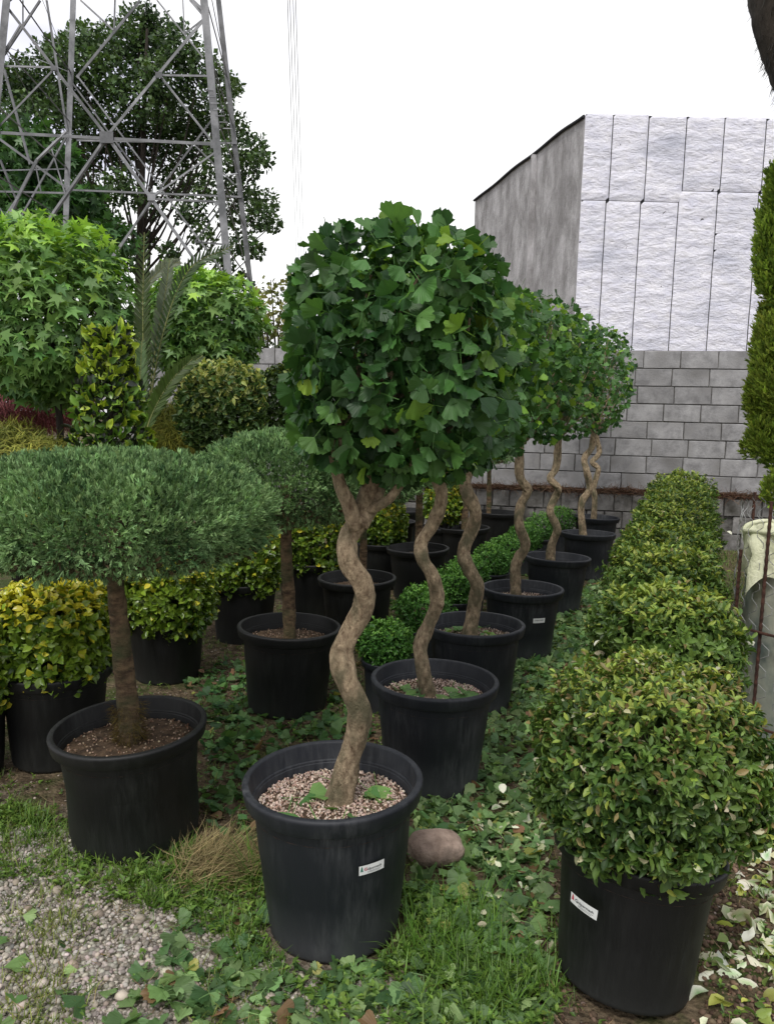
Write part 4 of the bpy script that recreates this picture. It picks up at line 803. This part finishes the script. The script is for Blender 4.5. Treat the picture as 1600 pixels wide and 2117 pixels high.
lace('laceleaf_mound', 'dark red laceleaf maple mound under the large star-leaved tree', 50, 826, 7.0, 150, 66, 15000, C(92, 46, 50), C(138, 84, 86))
lace('laceleaf_mound', 'golden green weeping laceleaf mound at the left edge above the front juniper', 35, 996, 5.0, 140, 112, 20000, C(88, 98, 44), C(158, 158, 72))
lace('laceleaf_mound', 'yellow green feathery mound in front of the grey wall between cone and dome shrubs', 352, 912, 6.2, 62, 72, 11000, C(96, 106, 44), C(160, 158, 64))
# cycad
cb = at_y(300, 905, 4.6); cy = thing('cycad', 'cycad with stiff feathery fronds rising behind the cone shaped shrub', 'plant', (cb.x, 4.6, 0))
cbz = .95
MB().tube([(0, 0, 0), (0, 0, .5), (0, 0, cbz)], [.11, .12, .09], 10, wob=.1).build('trunk', M['darkbark'], cy)
def frond(root, basev, P, wdt, col, seed, nleaf=120, droop=.1):
    sp = spline([np.array(tuple(p)) - np.array(basev) for p in P], 40); T = unit(np.gradient(sp, axis=0)); r_ = MB().tube(sp, np.linspace(.006, .0025, 41), 5).build('frond', M['frondstem'], root)
    pos, tip, nm_, sz = [], [], [], []
    for i in range(nleaf * 2):
        t = .12 + .88 * (i // 2) / nleaf; k = min(40, int(t * 40)); side = 1 if i % 2 else -1; s_ = np.cross(T[k], np.array([.25, -1, .1])); s_ /= np.linalg.norm(s_)
        pos.append(sp[k]); tip.append(s_ * side * .7 + T[k] * .85 + np.array([0, -.15, .0]) + .06 * rng.normal(size=3)); nm_.append(np.array([0, -1, .3]) + .2 * rng.normal(size=3)); sz.append(wdt * math.sin(math.pi * (.12 + .8 * (i // 2) / nleaf)) ** .6)
    n = len(pos); sz = np.array(sz); scatter('leaflets', [t_blade(.05, .24)], np.array(pos), frames(np.array(tip), np.array(nm_)), sz, jit(col[None].repeat(n, 0), .12), M['leaf'], r_, 'stuff')
def fr(pts, Y, wdt, col, seed=0): frond(cy, (cb.x, 4.6, 0), [at_y(px, py, Y + k * .04) for k, (px, py) in enumerate(pts)], wdt, col, seed)
fr([(300, 900), (298, 780), (296, 640), (299, 480)], 4.6, .085, C(58, 74, 34)); fr([(296, 900), (292, 840), (291, 780), (294, 705)], 4.45, .07, C(84, 108, 66)); fr([(300, 900), (318, 850), (352, 790), (398, 742)], 4.4, .085, C(66, 86, 34))
fr([(302, 900), (330, 820), (372, 770), (420, 735)], 4.5, .06, C(74, 92, 50)); fr([(300, 900), (335, 700), (390, 560), (482, 508)], 4.75, .075, C(62, 84, 46)); fr([(300, 900), (322, 720), (340, 620), (352, 535)], 4.8, .075, C(100, 112, 88)); fr([(300, 900), (290, 640), (330, 560), (374, 540)], 4.9, .06, C(110, 118, 96))
fr([(296, 900), (250, 800), (180, 740), (120, 730)], 4.9, .07, C(62, 84, 46))

# ------------------------------------------------------------------ cypress and palm trunk at the right edge
YC = 4.4; base = (at_y(1690, 900, YC).x, YC, 0); cyp = thing('cypress', 'bright green columnar cypress cut by the right edge of the picture', 'tree', base)
P, Nn, Cc = [], [], []
for (px, py, r, h_, ylw) in ((1622, 395, 34, 70, 0), (1602, 470, 34, 75, .1), (1590, 520, 26, 70, 0), (1640, 480, 50, 120, 0), (1598, 570, 30, 50, 0), (1690, 520, 70, 190, 0), (1625, 620, 38, 50, .8), (1600, 660, 28, 40, .9), (1596, 705, 30, 55, .5), (1578, 735, 22, 60, .3), (1610, 760, 42, 90, .4), (1572, 800, 24, 60, .5), (1590, 850, 34, 80, .4), (1565, 830, 20, 50, .4), (1650, 740, 60, 150, .2), (1700, 800, 80, 220, .1), (1575, 905, 26, 45, .3), (1555, 925, 18, 24, .3), (1610, 920, 34, 50, 0), (1650, 930, 50, 90, 0), (1605, 1015, 24, 34, .2), (1640, 1030, 36, 50, 0), (1690, 1000, 70, 120, 0), (1668, 400, 40, 110, 0), (1700, 380, 50, 140, 0)):
    c_ = at_y(px, py, YC + random.uniform(-.12, .12)); r_ = r / F * YC; hz = h_ / F * YC; n = int(17000 * r_ * hz * 4) + 60
    p, nr, k = shell(n, (r_, r_, hz), 2, .4, .18, 6, px); P.append(p + np.array(tuple(c_)) - np.array(base)); Nn.append(nr); Cc.append(mixc(mixc(C(82, 112, 46)[None].repeat(n, 0), C(166, 190, 76)[None].repeat(n, 0), rng.random(n)), C(160, 164, 70)[None].repeat(n, 0), ylw * rng.random(n)))
P, Nn, Cc = np.vstack(P), np.vstack(Nn), np.vstack(Cc); n = len(P)
scatter('crown', TCY, P, frames(Nn * .7 + np.array([0, 0, .9]) + .3 * rng.normal(size=(n, 3)), rng.normal(size=(n, 3))), .052 * rng.uniform(.5, 1.2, n), jit(Cc, .15), M['needle'], cyp, None)
MB().tube([(0, 0, 0), (.02, 0, 1), (.05, 0, 2.9)], [.06, .05, .015], 9).build('trunk', M['darkbark'], cyp)
YP = 3.4; base = np.array((at_y(1790, 900, YP).x, YP, 0)); palm = thing('shaggy_palm', 'dark shaggy trunk leaning into the top right corner', 'tree', base)
tr = [np.array((0, 0, 0.)), np.array((.02, .1, 1.2))] + [np.array(tuple(at_y(px, py, YP))) - base for px, py in ((1720, 400), (1690, 250), (1665, 160), (1655, 60), (1650, -60), (1640, -220))]
rd = [.1, .09, .09, .1, .135, .165, .20, .16]; sp = spline(tr, 60)
MB().tube(sp, np.interp(np.linspace(0, 1, 61), np.linspace(0, 1, 8), rd), 18, wob=.06).build('trunk', M['darkbark'], palm, True)
n = 900; ti = rng.integers(22, 60, n); a = rng.random(n) * 6.283; rr_ = np.interp(ti / 60, np.linspace(0, 1, 8), rd); out = np.stack([np.cos(a), np.sin(a), a * 0], 1)
scatter('fibres', TBL, sp[ti] + out * rr_[:, None], frames(out * .12 + np.array([0, 0, -1]) + .12 * rng.normal(size=(n, 3)), out), np.stack([np.full(n, .13), rng.uniform(.02, .07, n), np.full(n, .03)], 1), jit(C(46, 43, 40)[None].repeat(n, 0), .3), M['needle'], palm)
for k in range(9):
    a = -1.2 + k * .35; s_ = sp[-1] + base; e_ = s_ + np.array([math.cos(a) * .9, math.sin(a) * .9, .75]); frond(palm, base, [s_, (s_ + e_) / 2 + np.array([0, 0, .25]), e_], .3, C(50, 74, 36), k, 26)

# ------------------------------------------------------------------ wire bin
YW = 3.35; bc = at_y(1690, 1300, YW); wb = thing('wire_bin', 'waste drum with torn pale plastic liner inside a rusty rod and chicken wire cage', 'bin', (bc.x, YW, 0)); rw = .335
mb = MB().lathe([(rw * .9, 0), (rw * .93, .25), (rw * .94, .55), (rw * .95, .80), (rw * .955, .84), (rw * .90, .84), (rw * .88, .5), (rw * .86, .03), (0, .03)], 48).build('drum', M['drum'], wb, True)
prof = []; V = []; nU = 96; zr = at_y(1535, 1098, YW).z
rows = [(.80, -.32), (.90, -.12), (.965, -.02), (1.0, .0), (1.015, -.018), (1.01, -.05), (1.0, -.10), (1.005, -.16), (1.01, -.205)]
for j, (q, dz) in enumerate(rows):
    for i in range(nU):
        a = 6.2832 * i / nU; wv = .012 * math.sin(a * 9 + j) + .008 * math.sin(a * 17 + 2 * j); torn = (.06 * math.sin(a * 5 + 1) + .03 * math.sin(a * 13)) if j == len(rows) - 1 else 0
        rr_ = rw * q + wv * (j not in (3,)) + (.05 * math.exp(-((a - 3.35) / .12) ** 2) if j >= 5 else 0); V.append((rr_ * math.cos(a), rr_ * math.sin(a), zr + dz + torn + .01 * math.sin(a * 4)))
MB().add(V, [(j * nU + i, j * nU + (i + 1) % nU, (j + 1) * nU + (i + 1) % nU, (j + 1) * nU + i) for j in range(len(rows) - 1) for i in range(nU)]).build('liner', M['liner'], wb, True)
MB().tube([(math.cos(t) * rw * 1.01, math.sin(t) * rw * 1.01, zr + .01 * math.sin(t * 4)) for t in np.linspace(0, 6.2832, 65)], .011, 8, cap=False).build('liner_rim', M['liner'], wb, True)
for k, (a, zt_) in enumerate(((3.55, 1.08), (3.05, .84), (4.12, .62), (4.9, 1.08), (5.9, 1.08), (1.0, 1.08), (2.1, 1.08))):
    r_ = rw * 1.09; pts = [(r_ * math.cos(a), r_ * math.sin(a), z_) for z_ in np.linspace(0, zt_, 60)]; MB().tube(pts, [.0085 if i % 2 else .0065 for i in range(60)], 7).build('rebar_post', M['rust'], wb)
for z_, nm_ in ((.50, 'hoop'), (.96, 'hoop'), (.08, 'hoop')):
    pts = [(math.cos(t) * rw * 1.12, math.sin(t) * rw * 1.12, z_ + .01 * math.sin(t * 2)) for t in np.linspace(0 if z_ < .9 else 3.9, 6.2832, 60)]; MB().tube(pts, .0065, 6, cap=False).build(nm_, M['rust'], wb)
mb = MB(); hx = .075; ncol = 30
for i in range(ncol):
    pts = []
    for j in range(46):
        a = 6.2832 * (i + (.5 if (j // 2) % 2 else 0) * (1 if True else 0)) / ncol + (0 if i % 2 == 0 else 0); s_ = 1 if (j % 4) in (1, 2) else 0
        a = 6.2832 * (i + .5 * s_) / ncol; r_ = rw * 1.07 + .006 * math.sin(j * .7 + i); pts.append((r_ * math.cos(a), r_ * math.sin(a), .02 + j * .023))
    mb.tube(pts, .0016, 4, cap=False)
tag(mb.build('wire_netting', M['wire'], wb), kind='stuff')

# ------------------------------------------------------------------ ground litter
def inpoly(px, py, poly):
    r_ = np.zeros(len(px), bool); j = len(poly) - 1
    for i in range(len(poly)):
        xi, yi = poly[i]; xj, yj = poly[j]; c_ = ((yi > py) != (yj > py)) & (px < (xj - xi) * (py - yi) / (yj - yi + 1e-9) + xi); r_ ^= c_; j = i
    return r_
def ground_pts(n, poly=None, xr=(-2.6, 3.2), yr=(1.0, 8.5), clear=1.0, cl=0.0, f=3.0, seed=0):
    out = np.zeros((0, 2))
    for _ in range(60):
        x = rng.uniform(*xr, n * 3); y = rng.uniform(*yr, n * 3); ok = np.ones(len(x), bool)
        if poly is not None: px, py = proj(np.stack([x, y, x * 0], 1)); ok &= inpoly(px, py, poly)
        for (a, b, r_) in POTS: ok &= np.hypot(x - a, y - b) > r_ * clear
        if cl: ok &= (lump(np.stack([x, y, x * 0], 1), f, seed) + .35 * rng.normal(size=len(x))) > cl
        out = np.vstack([out, np.stack([x, y], 1)[ok]])
        if len(out) >= n: break
    out = out[:n]; return out[:, 0], out[:, 1], gz(out[:, 0], out[:, 1])
FRONTL = [(-200, 1690), (300, 1740), (560, 1900), (760, 2010), (1000, 2080), (1050, 2300), (-300, 2300)]
ALLG = [(-300, 1250), (1900, 1000), (2100, 2400), (-500, 2400)]
# gravel
def pebbles(nm, n, poly, s0, s1, c1, c2, **kw):
    x, y, z = ground_pts(n, poly, **kw); n = len(x); s_ = s0 + (s1 - s0) * rng.random(n) ** 3
    cc = jit(mixc(c1[None].repeat(n, 0), c2[None].repeat(n, 0), rng.random(n)), .12); 
    a = rng.random(n) * 6.283; tip = np.stack([np.cos(a), np.sin(a), rng.normal(size=n) * .25], 1); up_ = np.array([[0, 0, 1.]]).repeat(n, 0) + .25 * rng.normal(size=(n, 3))
    o = scatter(nm, TST, np.stack([x, y, z + s_ * .12], 1), frames(tip, up_), s_, cc, M['stone']); return tag(o, kind='stuff')
pebbles('gravel', 30000, FRONTL, .005, .024, C(112, 106, 98), C(184, 176, 166), yr=(1.0, 2.6), xr=(-1.6, .6))
pebbles('scattered_gravel', 14000, ALLG, .005, .018, C(96, 84, 72), C(170, 158, 146), yr=(1.0, 6.5))
# individually visible stones
PX = [(290, 1905), (120, 1850), (345, 2010), (205, 1895), (520, 1985), (600, 1975), (625, 1990), (640, 2010), (60, 1885), (560, 2070), (480, 2090), (250, 2060), (45, 2090), (90, 2040), (150, 2000), (1010, 1700), (210, 1840), (35, 1830), (380, 1770), (345, 1795), (610, 1960), (645, 1965), (400, 2040)]
for k, (px, py) in enumerate(PX):
    p = at_z(px, py, 0); q = TST[k % 6]; s_ = random.uniform(.028, .05); nvv = np.array(q[0]) * s_
    if min(math.hypot(p.x - a, p.y - b) for a, b, c_ in POTS) < .21: continue
    o = obj('pebble', mesh_np('pebble', nvv, q[1], np.ones((12, 3)) * jit(mixc(C(130, 118, 106)[None], C(196, 184, 172)[None], np.array([random.random()])), .05), M['stone']), None, (p.x, p.y, float(gz(p.x, p.y)[0]) + s_ * .2)); o.rotation_euler = (random.uniform(-.2, .2), random.uniform(-.2, .2), random.uniform(0, 6))
    tag(o, 'larger pale pebble lying loose among the gravel and grass in front', 'pebble', 'larger pebbles in front')
# the brown stone
p = at_z(900, 1775, 0); n1, n2 = 26, 18; V = []
for i in range(n2 + 1):
    for j in range(n1):
        th = math.pi * i / n2; a = 6.2832 * j / n1; d = np.array([[math.sin(th) * math.cos(a), math.sin(th) * math.sin(a), math.cos(th)]]); q = (np.abs(d) ** 2.6).sum() ** (-1 / 2.6) * (1 + .07 * lump(d, 2.2, 5)[0] + .035 * lump(d, 5, 2)[0] + .015 * lump(d, 13, 1)[0]); V.append((d[0][0] * .088 * q, d[0][1] * .065 * q, d[0][2] * .052 * q))
o = MB().add(V, [(i * n1 + j, (i + 1) * n1 + j, (i + 1) * n1 + (j + 1) % n1, i * n1 + (j + 1) % n1) for i in range(n2) for j in range(n1)]).build('stone', M['rock'], None, True, (p.x, p.y, .032)); o.rotation_euler = (.1, .08, .25)
tag(o, 'rounded brown grey stone on the grass to the right of the nearest ginkgo pot', 'stone'); POTS.append((p.x, p.y, .07))
# grass and weeds
def grass(nm, n, poly, h0, h1, c1, c2, cl=0., clump=1, wd=1.0, **kw):
    x, y, z = ground_pts(max(1, n // clump), poly, cl=cl, **kw); x, y, z = [np.repeat(v, clump) for v in (x, y, z)]; n = len(x)
    if clump > 1: x = x + rng.normal(size=n) * .012; y = y + rng.normal(size=n) * .012
    h = rng.uniform(h0, h1, n); a = rng.random(n) * 6.283; ln = rng.uniform(.1, .9, n); tip = np.stack([np.cos(a) * ln, np.sin(a) * ln, np.ones(n)], 1); nm_ = np.stack([-np.cos(a), -np.sin(a), ln], 1)
    cc = jit(mixc(c1[None].repeat(n, 0), c2[None].repeat(n, 0), rng.random(n)), .15); s_ = np.stack([np.full(n, .09 * wd), h, -h * rng.uniform(.3, 1., n)], 1)
    return tag(scatter(nm, TBL, np.stack([x, y, z - .003], 1), frames(tip, nm_), s_, cc, M['leaf']), kind='stuff')
grass('grass', 4000, [(60, 1700), (700, 1850), (1150, 1850), (1150, 2300), (640, 2300), (480, 1930), (60, 1810)], .03, .09, C(62, 92, 34), C(104, 138, 52), cl=.4, clump=10, f=6)
grass('tall_grass', 900, [(520, 1800), (620, 1800), (640, 1960), (480, 1960)], .09, .22, C(56, 92, 34), C(96, 136, 48), clump=9, clear=1.02, wd=.7)
grass('weedy_grass', 3000, [(-60, 1660), (180, 1700), (520, 1780), (640, 1930), (660, 2000), (470, 1990), (340, 1880), (-60, 1810)], .02, .065, C(72, 98, 38), C(122, 146, 62), cl=-.1, clump=8, f=8, wd=.8)
x, y, z = ground_pts(1050, [(-60, 1640), (180, 1720), (520, 1760), (1150, 1900), (1150, 2200), (720, 2150), (560, 2000), (330, 1880), (-60, 1810)], cl=-.2, f=7, seed=5, yr=(1., 4)); n = len(x); P = np.stack([x, y, z + .008 + rng.random(n) * .03], 1)
pos, rot, size, si = rosettes(P, np.array([[0, 0, 1.]]).repeat(n, 0), 6, .024, .5, spread=1.3); nn_ = len(pos)
tag(scatter('weeds', TO4, pos, rot, size, jit(mixc(C(66, 96, 38)[None].repeat(nn_, 0), C(120, 150, 66)[None].repeat(nn_, 0), rng.random(nn_)), .15), M['leaf']), kind='stuff')
grass('tall_grass', 600, [(740, 1880), (1000, 1850), (1050, 2010), (760, 2030)], .07, .17, C(64, 100, 34), C(104, 146, 52), clump=8, wd=.7)
grass('short_grass', 20000, ALLG, .012, .045, C(64, 84, 36), C(112, 130, 60), cl=-.1, clump=10, f=4)
grass('short_grass', 5000, [(1330, 1150), (1520, 1110), (1600, 1200), (1600, 1320), (1480, 1300)], .03, .06, C(70, 96, 40), C(112, 130, 62), yr=(3, 9), xr=(1, 5))
# dry grass clump between the two front pots
p = at_z(425, 1800, 0); n = 1700; root = thing('dry_grass_clump', 'tuft of dry brown grass lying between the two front black pots', 'grass tuft', (p.x, p.y, 0))
a = rng.normal(size=n) * .8 + .5; rr_ = rng.random(n) * .09; pos = np.stack([rng.normal(size=n) * .055 + .02, rng.normal(size=n) * .05, rng.random(n) * .045], 1)
scatter('blades', TBL, pos, frames(np.stack([np.cos(a), np.sin(a) * .8, rng.normal(size=n) * .16 + .03], 1), rng.normal(size=(n, 3)) * .3 + np.array([0, 0, 1])), np.stack([np.full(n, .05), rng.uniform(.05, .15, n), np.full(n, .05)], 1), jit(mixc(C(104, 90, 62)[None].repeat(n, 0), C(158, 146, 104)[None].repeat(n, 0), rng.random(n)), .2), M['needle'], root)
# twigs, dry scraps and clods
x, y, z = ground_pts(7000, ALLG, yr=(1., 7)); n = len(x); a = rng.random(n) * 6.283
tag(scatter('dry_litter', TBL, np.stack([x, y, z + .004 + .02 * rng.random(n) ** 2], 1), frames(np.stack([np.cos(a), np.sin(a), .2 * rng.normal(size=n)], 1), np.array([[0, 0, 1.]]).repeat(n, 0) + .4 * rng.normal(size=(n, 3))), np.stack([np.full(n, .04), rng.uniform(.012, .06, n), np.full(n, .02)], 1), jit(mixc(C(86, 66, 46)[None].repeat(n, 0), C(168, 146, 112)[None].repeat(n, 0), rng.random(n)), .2), M['needle']), kind='stuff')
pebbles('soil_clods', 6000, [(1040, 1850), (1600, 1700), (1750, 2300), (1000, 2300)], .006, .026, C(58, 44, 34), C(118, 98, 80), yr=(1.0, 2.6), xr=(0, 2.4))
pebbles('soil_clods', 6000, [(380, 1400), (1200, 1250), (1150, 1900), (300, 1750)], .005, .018, C(58, 44, 34), C(112, 94, 76), yr=(1.5, 4.5), xr=(-2, 2.4))
# small leafy weeds
x, y, z = ground_pts(8500, ALLG, cl=-.15, f=3.3, seed=3, yr=(1., 7)); n = len(x); P = np.stack([x, y, z + rng.random(n) * .03], 1)
pos, rot, size, si = rosettes(P, np.array([[0, 0, 1.]]).repeat(n, 0), 5, .018, .5, spread=1.2); nn_ = len(pos)
tag(scatter('weeds', TO4, pos, rot, size, jit(mixc(C(58, 88, 36)[None].repeat(nn_, 0), C(112, 138, 60)[None].repeat(nn_, 0), rng.random(nn_)), .15), M['leaf']), kind='stuff')
# fallen leaves
grass('gravel_weeds', 2600, FRONTL, .015, .05, C(84, 104, 44), C(140, 146, 74), cl=.35, clump=12, f=9, seed=8, wd=.7)
def fallen(nm, key, tm, poly, n, nsg, sz, c1, c2, label, group, mat='leaf', lift=.018, cl=0., **kw):
    x, y, z = ground_pts(n, poly, cl=cl, clear=.93, **kw); n = len(x); a = rng.random(n) * 6.283; d = np.hypot(x, y); o_ = np.argsort(d + .3 * rng.random(n)); x, y, z, a = x[o_], y[o_], z[o_], a[o_]
    tip = np.stack([np.cos(a), np.sin(a), rng.normal(size=n) * .22], 1); nm_ = np.array([[0, 0, 1.]]).repeat(n, 0) * np.where(rng.random(n) < .75, 1, -1)[:, None] + .55 * rng.normal(size=(n, 3)); s_ = sz * rng.uniform(.6, 1.2, n)
    cc = jit(mixc(c1[None].repeat(n, 0), c2[None].repeat(n, 0), rng.random(n)), .2)
    if key == 'ginkgo' and n > 30: q_ = rng.random(n); cc[q_ < .025] = C(140, 146, 74); cc[(q_ > .07) & (q_ < .105)] = C(122, 98, 70); cc[(q_ > .13) & (q_ < .24)] *= 1.45
    if len(cc): s_ *= np.where(rng.random(n) < .35, .6, 1)
    pos = np.stack([x, y, z + lift * (.5 + rng.random(n))], 1); fr_ = frames(tip, nm_)
    for o in singles('fallen_leaf', key, tm, pos[:nsg], fr_[:nsg], s_[:nsg], cc[:nsg], M['ginkgo' if key == 'ginkgo' else mat], None): tag(o, label, 'leaf', group)
    if n > nsg: scatter(nm, tm, pos[nsg:], fr_[nsg:], s_[nsg:], cc[nsg:], M['ginkgo' if key == 'ginkgo' else mat])
GA, GB = C(66, 98, 58), C(118, 148, 90)
fallen('leaf_litter', 'ginkgo', TG, [(880, 1400), (1080, 1330), (1180, 1230), (1240, 1200), (1250, 1330), (1130, 1450), (1140, 1950), (1000, 2010), (850, 1900), (850, 1640), (1000, 1600)], 2300, 100, .050, GA, GB, 'fallen green ginkgo leaf in the litter to the right of the ginkgo pots', 'fallen ginkgo leaves right of the pots')
fallen('leaf_litter', 'ginkgo', TG, [(330, 1900), (560, 1900), (760, 1990), (1000, 1960), (1150, 2020), (1150, 2300), (200, 2300)], 560, 60, .047, GA, GB, 'fallen green ginkgo leaf on the grass and gravel in front of the pots', 'fallen ginkgo leaves in front of the pots')
fallen('leaf_litter', 'ginkgo', TG, [(-40, 1880), (420, 1880), (420, 2200), (-80, 2200)], 18, 14, .06, GA, GB, 'green ginkgo leaf lying on the open gravel at the lower left', 'fallen ginkgo leaves on the gravel')
fallen('leaf_litter', 'ginkgo', TG, [(380, 1400), (520, 1350), (760, 1480), (790, 1560), (560, 1560), (520, 1800), (440, 1820), (420, 1560)], 520, 40, .05, C(50, 86, 50), C(92, 126, 68), 'fallen green ginkgo leaf between the front juniper pot and the nearest ginkgo pot', 'fallen ginkgo leaves between the front pots')
fallen('far_leaf_litter', 'ginkgo', TG, [(900, 1100), (1260, 1050), (1340, 1200), (1120, 1500), (700, 1500), (400, 1460)], 900, 0, .05, C(52, 88, 50), C(92, 128, 68), '', '', yr=(2.6, 8))
CRM = [(1480, 1700), (1700, 1600), (1800, 2300), (1440, 2300), (1460, 2060), (1500, 1850)]
fallen('cream_leaf_litter', 'cream', TCR, CRM, 380, 50, .055, C(188, 188, 150), C(234, 232, 216), 'fallen cream white leaf on the dark soil at the right edge', 'fallen cream leaves at the right edge', 'leaf', .012, xr=(.6, 3), cl=-.35, f=6, seed=2)
fallen('green_edged_litter', 'round', TROUND, CRM, 170, 20, .045, C(96, 124, 60), C(168, 172, 84), 'fallen yellow green leaf on the dark soil at the right edge', 'fallen yellow green leaves at the right edge', 'leaf', .015, xr=(.6, 3))
fallen('cream_leaf_litter', 'cream', TCR, [(960, 1720), (1130, 1560), (1150, 1980), (980, 1940)], 100, 20, .035, C(170, 172, 120), C(214, 210, 190), 'small fallen cream or yellow leaf in the litter left of the large leafy ball', 'fallen cream leaves left of the ball', 'leaf', .03)
# leaves lying in the pots
def potleaves(base, n, lab, grp, zs=.335):
    q = .115 * np.sqrt(rng.random(n)) + .035; a = rng.random(n) * 6.283; b_ = rng.random(n) * 6.283; pos = np.stack([base.x + q * np.cos(a), base.y + q * np.sin(a), np.full(n, zs + .012) + .01 * rng.random(n)], 1)
    fr_ = frames(np.stack([np.cos(b_), np.sin(b_), .15 * rng.normal(size=n)], 1), np.array([[0, 0, 1.]]).repeat(n, 0) + .25 * rng.normal(size=(n, 3)))
    for o in singles('fallen_leaf', 'ginkgo', TG, pos, fr_, .056 * rng.uniform(.7, 1.25, n), jit(mixc(C(80, 122, 66)[None].repeat(n, 0), C(122, 158, 88)[None].repeat(n, 0), rng.random(n)), .1), M['ginkgo'], None): tag(o, lab, 'leaf', grp)
potleaves(ginkgos[0][1], 18, 'green leaf fallen on the pale gravel in the pot of the nearest ginkgo', 'leaves in the nearest ginkgo pot')
potleaves(ginkgos[1][1], 16, 'green leaf fallen on the gravel in the pot of the second ginkgo', 'leaves in the second ginkgo pot')
potleaves(ginkgos[2][1], 16, 'green leaf fallen on the gravel in the pot of the third ginkgo', 'leaves in the third ginkgo pot')
# two white petals in the nearest pot

for (px, py, Y, sz, lab) in ((1228, 1336, 2.72, .038, 'pale green white petal on the left top of the second evergreen mound'), (1541, 1338, 2.72, .04, 'white petal hanging at the right side of the second evergreen mound'), (1395, 1215, 3.35, .035, 'white petal lying on the third evergreen mound'),
        (1040, 1640, 1.95, .03, 'white petal in the leaf litter near the second ginkgo pot'), (1512, 1105, 4.1, .03, 'small white petal on the fifth evergreen mound'), (742, 1562, 2.12, .035, 'white petal stuck at the back inside the nearest ginkgo pot')):
    c_ = at_y(px, py, Y); o = bpy.data.objects.new('petal', mesh_np('petal', *t_oval(.75, .2, .2)[:2], np.ones((9, 3)) * C(226, 226, 208), M['leaf'])); S.collection.objects.link(o)
    o.location = c_; o.scale = (sz,) * 3; o.rotation_euler = (R(40), R(random.uniform(-30, 30)), R(random.uniform(-90, 90))); tag(o, lab, 'petal')
_n = sum(len(o.data.polygons) for o in bpy.data.objects if o.type == 'MESH'); print('POLYS', _n)
